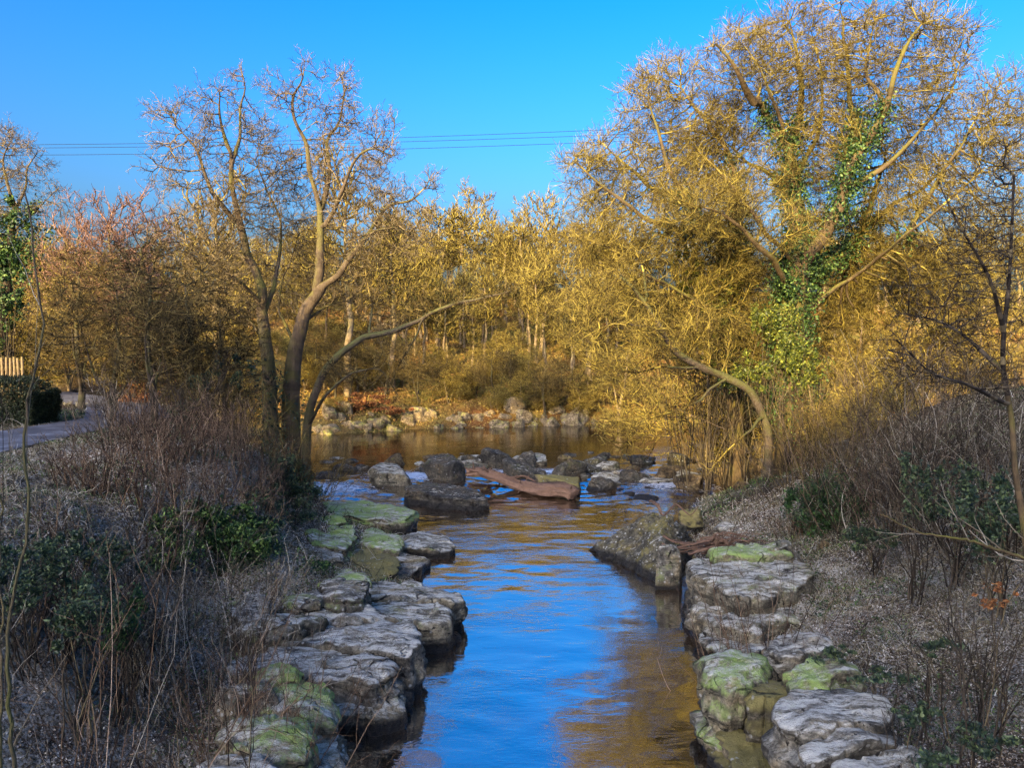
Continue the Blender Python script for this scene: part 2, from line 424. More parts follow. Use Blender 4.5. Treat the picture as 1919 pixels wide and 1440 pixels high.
hgt = mth(n, l, 'ADD', mth(n, l, 'MULTIPLY', w1, mth(n, l, 'MULTIPLY_ADD', gust, .5, .45)), mth(n, l, 'MULTIPLY', w2, mth(n, l, 'MULTIPLY_ADD', gust, .55, .08)))
# white water: world-space mask between the boulders
def blob(cx_, cy_, rx, ry_):
    vs = n.new('ShaderNodeVectorMath'); vs.operation = 'SUBTRACT'; vs.inputs[1].default_value = (cx_, cy_, 0); l.new(pos, vs.inputs[0])
    vm = n.new('ShaderNodeVectorMath'); vm.operation = 'MULTIPLY'; vm.inputs[1].default_value = (1 / rx, 1 / ry_, 0); l.new(vs.outputs[0], vm.inputs[0])
    le = n.new('ShaderNodeVectorMath'); le.operation = 'LENGTH'; l.new(vm.outputs[0], le.inputs[0])
    return mth(n, l, 'SUBTRACT', 1, le.outputs['Value'], clamp=True)
fm = None
for q in [(-9.8, 40.5, 4.5, 2.6), (-6.0, 44, 5, 3), (9.3, 41.5, 4.5, 3), (2, 45.5, 12, 2.0)]:
    k = blob(*q); fm = k if fm is None else mth(n, l, 'MAXIMUM', fm, k)
ms = n.new('ShaderNodeMapping'); ms.inputs['Scale'].default_value = (1, 2.2, 1); l.new(pos, ms.inputs[0])
fo = mth(n, l, 'MULTIPLY_ADD', noise(n, l, 2.6, 5, .7, ms.outputs[0], 1.2), 9, -6.6)
fo = mth(n, l, 'ADD', fo, mth(n, l, 'MULTIPLY', fm, 3.9))
fo = mth(n, l, 'MULTIPLY', fo, mth(n, l, 'MULTIPLY', fm, 6, clamp=True), clamp=True)
bed = ramp(n, l, noise(n, l, .5, 4, .6, pos), [(.35, (.012, .010, .006)), (.65, (.05, .028, .012))])
l.new(mix(n, l, fo, bed, (.62, .66, .70)), b.inputs['Base Color'])
l.new(mth(n, l, 'MULTIPLY_ADD', fo, .5, .045), b.inputs['Roughness'])
b.inputs['IOR'].default_value = 6.0
hh = mth(n, l, 'ADD', hgt, mth(n, l, 'MULTIPLY', fo, 1.2))
bump(n, l, hh, .22, .08, b)
water = mesh_np('water', np.stack([x, y, z], -1), [np.stack([ii, ii + 1, ii + 1 + nx, ii + nx], -1)], m); water['kind'] = 'structure'
# ------------------------------------------------------------------ branch meshes
def ring_mesh(P, R, k, closed_end=False):
    """polyline batch P (N,S,3), R (N,S) -> verts, quads (each polyline one island)"""
    N, Sg, _ = P.shape
    T = np.gradient(P, axis=1); T = nrm(T)
    mean = nrm(P[:, -1] - P[:, 0] + 1e-6)
    ax = np.eye(3)[np.argmin(np.abs(mean), axis=1)][:, None, :]
    U = nrm(np.cross(T, ax)); Wv = np.cross(T, U)
    a = np.arange(k) * 2 * math.pi / k
    V = P[:, :, None] + R[:, :, None, None] * (U[:, :, None] * np.cos(a)[None, None, :, None] + Wv[:, :, None] * np.sin(a)[None, None, :, None])
    base = (np.arange(N)[:, None, None] * Sg + np.arange(Sg - 1)[None, :, None]) * k
    j = np.arange(k)[None, None]
    j2 = (j + 1) % k
    q = np.stack([base + j, base + j2, base + k + j2, base + k + j], -1).reshape(-1, 4)
    return V.reshape(-1, 3), q
class Geo:
    def __init__(s): s.V = []; s.Q = {}; s.n = 0
    def add(s, V, Fc):
        if len(V) == 0: return
        s.V.append(np.asarray(V, np.float32)); s.Q.setdefault(Fc.shape[1], []).append(Fc + s.n); s.n += len(V)
    def lines(s, P, R, k=3): s.add(*ring_mesh(P, R, k))
    def build(s, name, m, parent=None, smooth=True, off=None):
        V = np.concatenate(s.V)
        if off is not None: V = V - np.asarray(off, np.float32)
        return mesh_np(name, V, [np.concatenate(f) for f in s.Q.values()], m, parent, smooth)
def rnd(*sh): return rng.normal(size=sh)
def shoots(B, D, L, r, seg=4, curl=.25, up=.05, taper=.25, droop=0):
    """curved twigs from bases B (N,3) along D with lengths L, radii r"""
    N = len(B); L = np.broadcast_to(L, (N,)); r = np.broadcast_to(r, (N,))
    P = np.empty((N, seg + 1, 3)); P[:, 0] = B; d = nrm(D + 0.0)
    for i in range(seg):
        d = nrm(d + rnd(N, 3) * curl + np.array([0, 0, up - droop * i / seg]))
        P[:, i + 1] = P[:, i] + d * (L / seg)[:, None]
    R = r[:, None] * np.linspace(1, taper, seg + 1)[None]
    return P, R
def offs(P, R, per, ratio, rr, seg=3, curl=.3, up=.1, spread=.9, lo=.2, rmin=.003, taper=.35):
    """side shoots on every polyline of a batch"""
    N, Sg, _ = P.shape
    i = np.repeat(np.arange(N), per)
    t = rng.uniform(lo, 1, len(i)) * (Sg - 1)
    a = np.minimum(t.astype(int), Sg - 2); f = (t - a)[:, None]
    B = P[i, a] * (1 - f) + P[i, a + 1] * f
    D = nrm(P[i, a + 1] - P[i, a])
    Ln = np.linalg.norm(P[:, -1] - P[:, 0], axis=1)[i] * ratio * rng.uniform(.5, 1.2, len(i)) * (1.15 - .5 * t / (Sg - 1))
    D2 = nrm(D + nrm(rnd(len(i), 3)) * spread)
    r = np.maximum(R[i, a] * rr, rmin)
    return shoots(B, D2, Ln, r, seg, curl, up, taper)
def leaves(C, size, k=4, up=0.0):
    """one small bent quad leaf per centre"""
    N = len(C); s = np.broadcast_to(size, (N,))[:, None] * rng.uniform(.6, 1.3, (N, 1))
    a = nrm(rnd(N, 3)); nn = nrm(rnd(N, 3) + np.array([0, 0, up])); a = nrm(np.cross(a, nn)); b2 = np.cross(nn, a)
    V = np.stack([C - a * s, C + b2 * s * .55 + nn * s * .18, C + a * s, C - b2 * s * .55 + nn * s * .18], 1).reshape(-1, 3)
    q = np.arange(N * 4).reshape(-1, 4)
    return V, q

def colonize(skel, att, D=.55, di=6, dk=1.0, iters=160, jit=.25, tip=.012, pw=2.0, up=.05):
    """skel: list of (pts (n,3), r0, r1, parent skeleton index or None). Returns node pos, parent, radius"""
    pos, par, rmin = [], [], []
    idx_of = []
    for pts, r0, r1, pi in skel:
        pts = np.asarray(pts, float)
        seglen = np.linalg.norm(np.diff(pts, axis=0), axis=1); cum = np.concatenate([[0], np.cumsum(seglen)])
        nseg = max(2, int(cum[-1] / D))
        tt = np.linspace(0, cum[-1], nseg + 1)
        # smooth interpolation (Catmull-like through gradient smoothing)
        q = np.stack([np.interp(tt, cum, pts[:, k]) for k in range(3)], -1)
        for _ in range(3): q[1:-1] = .5 * q[1:-1] + .25 * (q[:-2] + q[2:])
        w = np.linspace(0, 1, len(q))[:, None]
        q += .22 * D * np.stack([vn(q * .9 + 7, 11), vn(q * .9 + 31, 12), vn(q * .9 + 57, 13)], -1) * 1.6 * np.minimum(w * 4, 1)
        if pi is None: rad = np.interp(tt / cum[-1], [0, 1], [r0 * .85, r1 * .66])
        else: rad = r0 * .64 + (r1 * .35 - r0 * .64) * (tt / cum[-1]) ** .8
        if pi is None: prev = -1; st = 0
        else:
            cand = idx_of[pi]; cp = np.array([pos[c] for c in cand])
            prev = cand[int(np.argmin(np.linalg.norm(cp - q[0], axis=1)))]; st = 1 if np.linalg.norm(pos[prev] - q[0]) < D else 0
        ids = []
        for j in range(st, len(q)):
            pos.append(q[j]); par.append(prev); rmin.append(rad[j]); prev = len(pos) - 1; ids.append(prev)
        idx_of.append(ids if ids else [prev])
    nsk = len(pos)
    pos = [np.array(pos)]; par = list(par); rmin = list(rmin)
    P = pos[0]
    A = att.copy()
    nd = np.full(len(A), 1e9); ni = np.zeros(len(A), int)
    def upd(newP, start):
        nonlocal nd, ni
        for c0 in range(0, len(newP), 400):
            ch = newP[c0:c0 + 400]
            d = np.linalg.norm(A[:, None] - ch[None], axis=2)
            j = d.argmin(1); dm = d[np.arange(len(A)), j]; k = dm < nd
            nd[k] = dm[k]; ni[k] = j[k] + start + c0
    upd(P, 0)
    for it in range(iters):
        keep = nd > dk
        A, nd, ni = A[keep], nd[keep], ni[keep]
        if len(A) == 0: break
        near = nd < di
        if not near.any():
            di *= 1.5; continue
        acc = np.zeros((len(P), 3)); np.add.at(acc, ni[near], nrm(A[near] - P[ni[near]]))
        src = np.unique(ni[near])
        d = nrm(nrm(acc[src]) + rnd(len(src), 3) * jit + np.array([0, 0, up]))
        newP = P[src] + d * D
        # avoid duplicates: drop nodes that fall on existing ones
        if len(src) == 0: break
        start = len(P)
        P = np.concatenate([P, newP]); par += list(src); rmin += [0] * len(src)
        upd(newP, start)
        if len(P) > 30000: break
    par = np.array(par); rmin = np.array(rmin)
    N = len(P)
    for _ in range(3):        # ease the kinks out of the grown branches
        c_ = np.where(par >= 0)[0]
        cs = np.zeros((N, 3)); cn = np.zeros(N); np.add.at(cs, par[c_], P[c_]); np.add.at(cn, par[c_], 1)
        m_ = (np.arange(N) >= nsk) & (cn > 0)
        P = P.copy(); P[m_] = .5 * P[m_] + .25 * P[par[m_]] + .25 * cs[m_] / cn[m_][:, None]
    acc = np.zeros(N)
    kids = np.bincount(par[par >= 0], minlength=N)
    for i in range(N - 1, -1, -1):
        if acc[i] == 0: acc[i] = tip ** pw
        if par[i] >= 0: acc[par[i]] += acc[i]
    R = acc ** (1 / pw)
    sk = rmin > 0
    R[sk] = np.maximum(rmin[sk], np.minimum(R[sk], rmin[sk] * 1.2))
    for i in range(nsk, N):
        p = par[i]
        if R[i] > R[p] * .9: R[i] = R[p] * .9
    return P, par, R, kids
def tree_edges(g, P, par, R, rsplit=None, gthin=None):
    N = len(P)
    main = np.full(N, -1)
    order = np.argsort(R)          # largest child wins, written last
    o = order[par[order] >= 0]
    main[par[o]] = o
    c = np.where(par >= 0)[0]; p = par[c]
    dc = nrm(P[c] - P[p])
    dirs = np.zeros((N, 3)); dirs[c] = dc
    Tn = dirs.copy()
    hm = main >= 0
    Tn[hm] = nrm(dirs[hm] + dirs[main[hm]])
    ism = main[p] == c
    T0 = np.where(ism[:, None], Tn[p], dc); T1 = Tn[c]
    r1 = R[c]; r0 = np.where(ism, R[p], np.minimum(R[p] * .8, r1 * 1.25))
    ax = np.eye(3)[np.argmin(np.abs(dc), axis=1)]
    def mk(sel, k, tgt):
        if not sel.any(): return
        A = []
        for T, Q, r in ((T0, P[p], r0), (T1, P[c], r1)):
            u = nrm(np.cross(T[sel], ax[sel])); w = np.cross(T[sel], u)
            a = np.arange(k) * 2 * math.pi / k
            A.append(Q[sel][:, None] + r[sel][:, None, None] * (u[:, None] * np.cos(a)[None, :, None] + w[:, None] * np.sin(a)[None, :, None]))
        V = np.stack(A, 1).reshape(-1, 3)
        b = np.arange(sel.sum())[:, None] * 2 * k; j = np.arange(k)[None]; j2 = (j + 1) % k
        tgt.add(V, np.stack([b + j, b + j2, b + k + j2, b + k + j], -1).reshape(-1, 4))
    gt = gthin or g; rs = rsplit or 0
    for lo, hi, k in ((.12, 99, 12), (.035, .12, 7), (0, .035, 4)):
        s = (r1 > lo) & (r1 <= hi)
        mk(s & (r1 > rs), k, g)
        mk(s & (r1 <= rs), k, gt)
    return main, dirs
def blobs(lst, dens=1.0, shell=.35):
    """attraction points in ellipsoids (cx,cy,cz,rx,ry,rz)"""
    out = []
    for b in lst:
        n_ = int(dens * (b[3] * b[4] * b[5]) ** .75 * 6) + 12
        v = nrm(rnd(n_, 3)) * (rng.uniform(0, 1, (n_, 1)) ** shell)
        nc_ = max(5, n_ // 45); cc_ = nrm(rnd(nc_, 3)) * rng.uniform(.2, 1, (nc_, 1)) ** .5; h_ = rng.uniform(0, 1, n_) < .72
        v[h_] = (cc_[rng.integers(0, nc_, n_)] + rnd(n_, 3) * .17)[h_]
        out.append(np.array(b[:3]) + v * np.array(b[3:]))
    return np.concatenate(out)
def ivy_on(P, R, lo, hi, dens, sel, thick=.35, size=.11):
    """leaf clusters round the limbs selected by sel (bool per node)"""
    i = np.where(sel)[0]
    if len(i) == 0: return None
    k = np.repeat(i, np.maximum(1, (dens * (R[i] + .15)).astype(int)))
    d = nrm(rnd(len(k), 3))
    C = P[k] + d * (R[k] * rng.uniform(.9, 1.5, len(k)) + np.abs(rnd(len(k))) * thick)[:, None] + rnd(len(k), 3) * .12
    return leaves(C, size)
def big_tree(name, label, cat, base, skel_px, blobs_px, depth, m_bark, m_twig, twn=3, twl=1.1, twr=.014, tip=.014, D=.5, dk=.95, jit=.3,
             curl=.35, sub=3, dens=1.0, ivy=None, flare=1.25, upt=.05, group=None, mid=True, thick=.6, fat=1, back=0):
    """skel_px: [(r0,r1,parent,[(px,py,dd),...])]; dd = depth offset; blobs_px: [(px,py,dd,rpx,rpy,rdepth)]"""
    base = np.asarray(base, float)
    sk = []
    for r0, r1, pi, pts in skel_px:
        sk.append((np.array([Pd(a, b_, depth + c_) for a, b_, c_ in pts]), r0 * (fat if pi is not None else 1), r1 * fat, pi))
    s0 = sk[0][0]; s0[0] = base
    bl = []
    for a, b_, c_, ra, rb, rc_ in blobs_px:
        c_ = c_ + back; q = Pd(a, b_, depth + c_); k = (depth + c_) / F
        bl.append((*q, ra * k, rc_, rb * k))
    P, par, R, kids = colonize(sk, blobs(bl, dens, thick), D=D, dk=dk, jit=jit, tip=tip, up=upt)
    nb = P[:, 2] < base[2] + 1.6
    R = R * np.where(nb & (R > .15), 1 + (flare - 1) * np.clip(1 - (P[:, 2] - base[2]) / 1.6, 0, 1) ** 2, 1)
    root = empty(name, base); tag(root, label, cat, group)
    gt, gc = Geo(), Geo()
    main, dirs = tree_edges(gt, P, par, R, .045, gc)
    tips = np.where(R < .04)[0]
    i = np.repeat(tips, twn)
    Dv = nrm(dirs[i] + nrm(rnd(len(i), 3)) * .9)
    Pt, Rt = shoots(P[i], Dv, rng.uniform(.5, 1.2, len(i)) * twl, twr, 4, curl, upt, .5)
    gc.lines(Pt, Rt, 3)
    if sub:
        P2, R2 = offs(Pt, Rt, sub, .6, .75, 3, curl, upt, .9, .25, twr * .6, .6)
        gc.lines(P2, R2, 3)
    gt.build('trunk', m_bark, root, off=base); gc.build('crown', m_twig, root, off=base)
    if ivy:
        for (lo_, hi_, dens_, fn, mname, sz_) in ivy:
            r = ivy_on(P, R, lo_, hi_, dens_, (R > lo_) & (R < hi_) & fn(P), size=sz_)
            if r is not None:
                gi = Geo(); gi.add(*r); gi.build('ivy', M[mname], root, False, off=base)
    return root, P, par, R
# ------------------------------------------------------------------ large trees
def gz(px, py, d):
    q = Pd(px, py, d); q[2] = hz1(q[0], q[1]) - .15; return q
# left pair of tall bare trees
big_tree('bare_tree', 'tall bare grey tree left of the rapids, its crown leaning up to the left', 'tree', gz(512, 830, 42),
  [(.62, .42, None, [(512, 840, 0), (508, 740, 0), (500, 660, 0), (492, 600, 0), (490, 540, 0)]),
   (.40, .26, 0, [(490, 540, 0), (468, 480, 0), (445, 420, -.5), (430, 350, -.8), (432, 290, -1)]),
   (.22, .08, 1, [(432, 290, -1), (415, 250, -1), (407, 215, -1.4), (415, 180, -1.6)]),
   (.2, .06, 1, [(438, 300, -1), (452, 250, 0), (450, 200, .4), (462, 160, .6), (452, 130, .8)]),
   (.22, .08, 1, [(445, 420, -.5), (405, 380, -1.5), (385, 330, -2), (372, 270, -2.6), (330, 235, -3)]),
   (.2, .08, 0, [(495, 590, 0), (525, 500, 2), (530, 420, 3), (500, 360, 3), (480, 300, 3)]),
   (.16, .06, 0, [(492, 570, 0), (440, 520, -2), (390, 480, -3), (350, 455, -4)]),
   (.14, .05, 0, [(500, 650, 0), (470, 600, 2), (430, 570, 3), (400, 560, 4)])],
  [(340, 215, -3, 55, 42, 2), (330, 320, -2.5, 50, 60, 2.5), (405, 180, -1.5, 46, 30, 1.8), (437, 145, .6, 22, 26, 1), (385, 260, -2, 42, 55, 2.5), (480, 260, 2, 55, 60, 2.5),
   (470, 370, 1, 75, 70, 3.5), (400, 420, -3, 70, 70, 3), (360, 470, -4, 70, 60, 3), (430, 530, 2, 90, 70, 4), (520, 330, 3, 45, 60, 2.5), (390, 590, 3, 60, 50, 2)],
  42, M['bark_grey'], M['tw_bud'], twn=3, twl=.75, D=.42, dk=.5, jit=.5, curl=.3, dens=7, tip=.016,
  ivy=[(.2, 9, 90, lambda P: (P[:, 2] < 7) & (P[:, 2] > 2.5), 'ivy', .11)])
big_tree('bare_tree', 'tall bare grey forked tree nearest the rapids with gnarled crown, lit at its top', 'tree', gz(545, 838, 43),
  [(.78, .5, None, [(545, 845, 0), (545, 760, 0), (550, 690, 0), (560, 620, 0), (580, 570, 0), (598, 540, 0)]),
   (.42, .28, 0, [(590, 555, 0), (600, 500, 0), (602, 440, .5), (598, 380, 1), (580, 330, 1)]),
   (.26, .08, 1, [(580, 330, 1), (575, 270, 1), (548, 220, .6), (550, 180, .4), (572, 145, 0), (570, 115, 0)]),
   (.25, .08, 1, [(600, 400, 1), (618, 330, 2), (612, 260, 2.5), (640, 230, 3), (645, 180, 3), (640, 150, 3)]),
   (.26, .07, 1, [(605, 430, .5), (640, 370, -1), (660, 300, -1.5), (690, 275, -1.8), (735, 290, -2)]),
   (.34, .1, 0, [(598, 540, 0), (630, 520, -.5), (680, 455, -1), (705, 405, -1.3), (735, 382, -1.6), (775, 375, -2), (795, 350, -2)]),
   (.16, .06, 5, [(690, 440, -1), (730, 420, -3), (760, 440, -3.4), (800, 465, -3.6)]),
   (.13, .05, 1, [(602, 430, .5), (650, 360, 3), (690, 310, 3.3)]),
   (.15, .05, 0, [(565, 610, 0), (610, 570, 2), (660, 560, 3), (700, 600, 3.4)]),
   (.15, .05, 0, [(555, 650, 0), (520, 570, 3), (540, 500, 4), (560, 430, 4)])],
  [(575, 125, 0, 26, 24, 1.2), (520, 170, .4, 28, 34, 1.5), (570, 190, 1, 45, 40, 2), (640, 155, 3, 36, 28, 1.8), (650, 230, 3, 55, 50, 2.5), (715, 235, -2, 28, 40, 1.8), (700, 290, -2, 45, 30, 2),
   (660, 340, 1, 70, 70, 3), (735, 380, -2, 55, 42, 2.5), (795, 360, -2, 34, 34, 1.6), (700, 450, -2, 80, 55, 3), (780, 440, -3, 45, 40, 2), (600, 300, 2, 55, 70, 2.5), (560, 420, 4, 70, 90, 3),
   (640, 540, 3, 80, 60, 3), (700, 600, 3, 50, 40, 2), (540, 560, 4, 60, 60, 2)],
  43, M['bark_grey'], M['tw_bud'], twn=3, twl=.7, D=.4, dk=.5, jit=.55, curl=.33, dens=7, tip=.016,
  ivy=[(.25, 9, 60, lambda P: (P[:, 2] < 6) & (P[:, 2] > 2.5), 'ivy', .11)])
big_tree('leaning_tree', 'dark tree arching out low over the river from the foot of the tall left trees', 'tree', gz(572, 850, 41),
  [(.36, .26, None, [(568, 850, 0), (580, 780, 0), (600, 710, 0), (635, 665, 0), (680, 632, 0)]),
   (.28, .13, 0, [(680, 632, 0), (740, 620, -.5), (790, 595, -1), (850, 568, -1.5), (900, 560, -2), (950, 545, -2.3)]),
   (.1, .04, 1, [(790, 595, -1), (770, 650, -1.5), (740, 700, -2)]),
   (.09, .04, 1, [(690, 630, 0), (700, 560, 1), (680, 500, 1.5), (690, 470, 2)]),
   (.16, .06, 0, [(578, 800, 0), (610, 740, -2), (660, 690, -2.5), (720, 690, -3), (745, 740, -3)])],
  [(880, 570, -2, 55, 30, 2), (950, 550, -2.4, 45, 30, 1.5), (800, 560, -1, 60, 40, 2), (730, 560, 0, 70, 50, 2.5), (690, 490, 2, 50, 40, 2), (740, 660, -2, 45, 40, 1.5), (690, 720, -3, 60, 45, 2), (620, 700, -1, 40, 50, 2)],
  41, M['bark_dark'], M['tw_olive'], twn=2, twl=.6, D=.4, dk=.5, jit=.6, curl=.6, dens=4, tip=.015)
# great ivy-clad tree on the right bank
SKR = [(1.15, .8, None, [(1490, 860, 0), (1488, 760, 0), (1480, 680, 0), (1482, 600, 0), (1495, 520, 0), (1500, 460, 0)]),
   (.62, .34, 0, [(1500, 470, 0), (1488, 400, 0), (1485, 330, 0), (1478, 270, .5), (1440, 225, .5), (1420, 180, 0)]),
   (.34, .1, 1, [(1482, 290, .5), (1500, 210, 1), (1502, 150, 1.4), (1490, 90, 1.5), (1480, 40, 1.5)]),
   (.6, .32, 0, [(1500, 500, 0), (1545, 440, -1), (1580, 370, -1.5), (1590, 310, -2), (1625, 265, -2)]),
   (.32, .1, 3, [(1625, 265, -2), (1660, 210, -2.4), (1672, 150, -3), (1700, 90, -3), (1730, 40, -3)]),
   (.3, .1, 3, [(1590, 320, -2), (1600, 240, -.5), (1585, 160, 0), (1590, 80, 0), (1570, 20, 0)]),
   (.34, .12, 1, [(1420, 200, 0), (1390, 160, -1), (1370, 110, -2), (1340, 80, -2)]),
   (.42, .15, 0, [(1498, 520, 0), (1560, 490, 2), (1625, 420, 3), (1640, 350, 3.5), (1660, 300, 4)]),
   (.18, .07, 0, [(1490, 590, 0), (1600, 520, 1), (1700, 440, -3), (1780, 380, -4), (1840, 320, -4)]),
   (.18, .06, 8, [(1700, 440, -2), (1760, 330, -2), (1800, 270, -2), (1850, 190, -2)]),
   (.3, .08, 0, [(1485, 560, 0), (1440, 480, -3), (1400, 430, -4), (1350, 400, -5), (1290, 380, -5)]),
   (.3, .08, 1, [(1488, 380, 0), (1450, 330, 3), (1390, 300, 4), (1350, 260, 4)]),
   (.22, .06, 0, [(1496, 500, 0), (1440, 440, -1.5), (1380, 360, -2), (1330, 300, -2), (1290, 270, -2)]), (.2, .06, 1, [(1486, 340, 0), (1530, 270, 1), (1540, 190, 1), (1535, 110, 1.5), (1520, 60, 1.5)]),
   (.2, .06, 3, [(1585, 350, -1.7), (1650, 320, -2), (1720, 250, -2), (1780, 180, -2), (1800, 120, -2)]), (.18, .06, 1, [(1478, 270, .5), (1450, 190, -1), (1425, 130, -1.4), (1400, 90, -1.5)]),
   (.2, .06, 7, [(1625, 420, 3), (1700, 370, 3), (1770, 320, 3), (1820, 260, 3)]), (.16, .05, 4, [(1662, 200, -2.4), (1620, 140, -2), (1630, 80, -2), (1640, 40, -2)])]
BLR = [(1470, 60, 1.5, 80, 45, 3.5), (1560, 50, 0, 80, 42, 3.5), (1380, 100, -1.5, 65, 50, 3), (1650, 70, -3, 80, 50, 3), (1740, 70, -3, 80, 55, 3), (1790, 100, -3, 45, 40, 2), (1420, 180, 0, 100, 70, 4),
   (1560, 170, 0, 110, 80, 4.5), (1690, 180, -2.5, 100, 75, 4), (1350, 280, 3, 90, 70, 3.5), (1480, 290, 0, 90, 80, 4), (1620, 300, 2, 110, 80, 4), (1760, 270, -2, 90, 75, 3.5), (1860, 190, -2, 55, 60, 2.5),
   (1850, 320, -4, 80, 65, 3), (1730, 380, -3, 100, 70, 3.5), (1300, 390, -5, 90, 60, 3), (1420, 420, -4, 90, 70, 3), (1600, 420, 3, 100, 60, 3.5), (1820, 430, -4, 90, 60, 3), (1560, 500, 3, 120, 80, 3), (1680, 520, 2, 110, 80, 3), (1420, 540, 3, 100, 80, 3), (1780, 520, -2, 100, 80, 3), (1600, 620, 3, 90, 80, 2.5), (1900, 250, -2, 40, 70, 2), (1880, 420, -4, 60, 80, 2.5)]
big_tree('ivy_clad_tree', 'largest tree in the picture, with ivy-clad trunk and broad golden crown on the right bank', 'tree', gz(1490, 850, 38), SKR, BLR,
  38, M['bark_gold'], M['tw_gold'], twn=4, twl=.8, D=.36, dk=.45, jit=.24, curl=.16, dens=10, tip=.016, sub=4, twr=.0115, thick=.4, fat=1.05, back=1.6,
  ivy=[(.14, 9, 480, lambda P: (vn(P * .8, 4) > -.35) & (P[:, 2] < 20) & (P[:, 2] > 4), 'ivy_green', .085)])
big_tree('bare_tree', 'pale limbed tree filling the left side of the great golden crown, with two ivy-wrapped forks', 'tree', gz(1385, 850, 41),
  [(.5, .4, None, [(1385, 870, 0), (1375, 760, 0), (1370, 660, 0), (1380, 560, 0), (1385, 480, 0)]),
   (.38, .12, 0, [(1385, 480, 0), (1380, 400, 0), (1378, 330, 0), (1360, 270, 0), (1310, 210, 0), (1280, 170, 0)]),
   (.36, .1, 0, [(1380, 500, 0), (1340, 440, -1), (1290, 380, -1.5), (1255, 320, -2), (1235, 250, -2), (1215, 190, -2)]),
   (.28, .08, 2, [(1330, 430, -1), (1250, 430, -3), (1180, 385, -4), (1110, 330, -4), (1080, 300, -4)]),
   (.25, .08, 2, [(1290, 380, -1.5), (1220, 350, 0), (1160, 300, 1), (1130, 270, 1)]),
   (.2, .06, 0, [(1372, 600, 0), (1300, 560, -3), (1220, 520, -4), (1150, 470, -5), (1090, 440, -5)])],
  [(1260, 150, 0, 70, 45, 3), (1215, 200, -2, 55, 60, 3), (1310, 230, 0, 80, 70, 3.5), (1150, 280, 1, 60, 45, 2.5), (1100, 310, -4, 55, 45, 2.5), (1180, 350, -2, 85, 60, 3), (1250, 300, -2, 80, 80, 3),
   (1340, 380, 0, 80, 80, 3.5), (1120, 400, -4, 65, 50, 2.5), (1180, 470, -5, 90, 60, 3), (1280, 480, -3, 90, 70, 3), (1110, 470, -5, 55, 45, 2), (1330, 520, -3, 90, 80, 3), (1230, 560, -4, 90, 60, 2.5), (1290, 610, -3, 90, 60, 2.5), (1400, 640, -3, 80, 70, 2.5)],
  41, M['bark_gold'], M['tw_gold'], twn=4, twl=.8, D=.36, dk=.45, jit=.26, curl=.18, dens=11, tip=.016, sub=4, twr=.0115, thick=.4, fat=1.05, back=1.6,
  ivy=[(.13, 9, 260, lambda P: (vn(P * .7, 14) > -.3) & (P[:, 2] > 6), 'ivy', .1)])
big_tree('leaning_tree', 'pale tree leaning far out to the left over the river from the right bank', 'tree', gz(1440, 870, 36),
  [(.24, .26, None, [(1450, 860, 0), (1440, 800, 0), (1415, 740, -.3), (1360, 710, -.6), (1310, 690, -1)]),
   (.3, .12, 0, [(1310, 690, -1), (1270, 660, -1.3), (1240, 620, -1.6), (1215, 570, -2), (1180, 530, -2), (1150, 505, -2)]),
   (.1, .04, 1, [(1240, 620, -1.6), (1180, 600, -3), (1110, 625, -4), (1060, 650, -4)]),
   (.1, .04, 0, [(1310, 690, -1), (1240, 690, -3), (1180, 700, -4), (1120, 690, -4)]),
   (.16, .05, 0, [(1430, 780, 0), (1400, 810, -2), (1370, 840, -3), (1340, 880, -3.5)]),
   (.12, .04, 1, [(1215, 570, -2), (1210, 500, -1), (1180, 450, -1)]),
   (.12, .04, 0, [(1360, 710, -.6), (1300, 760, -3), (1230, 780, -4), (1180, 800, -4)])],
  [(1160, 530, -2, 60, 50, 2.5), (1080, 560, -3, 55, 50, 2), (1200, 460, -1, 55, 45, 2), (1080, 640, -4, 50, 34, 1.6), (1150, 690, -4, 60, 36, 2), (1230, 740, -3, 60, 40, 2.0), (1160, 790, -4, 60, 35, 2),
   (1220, 620, -3, 60, 50, 2.5), (1320, 620, 0, 70, 60, 2.5)],
  36, M['bark_dark'], M['tw_gold'], twn=4, twl=.7, D=.4, dk=.5, jit=.5, curl=.3, dens=7, tip=.014, twr=.013,
  ivy=None)
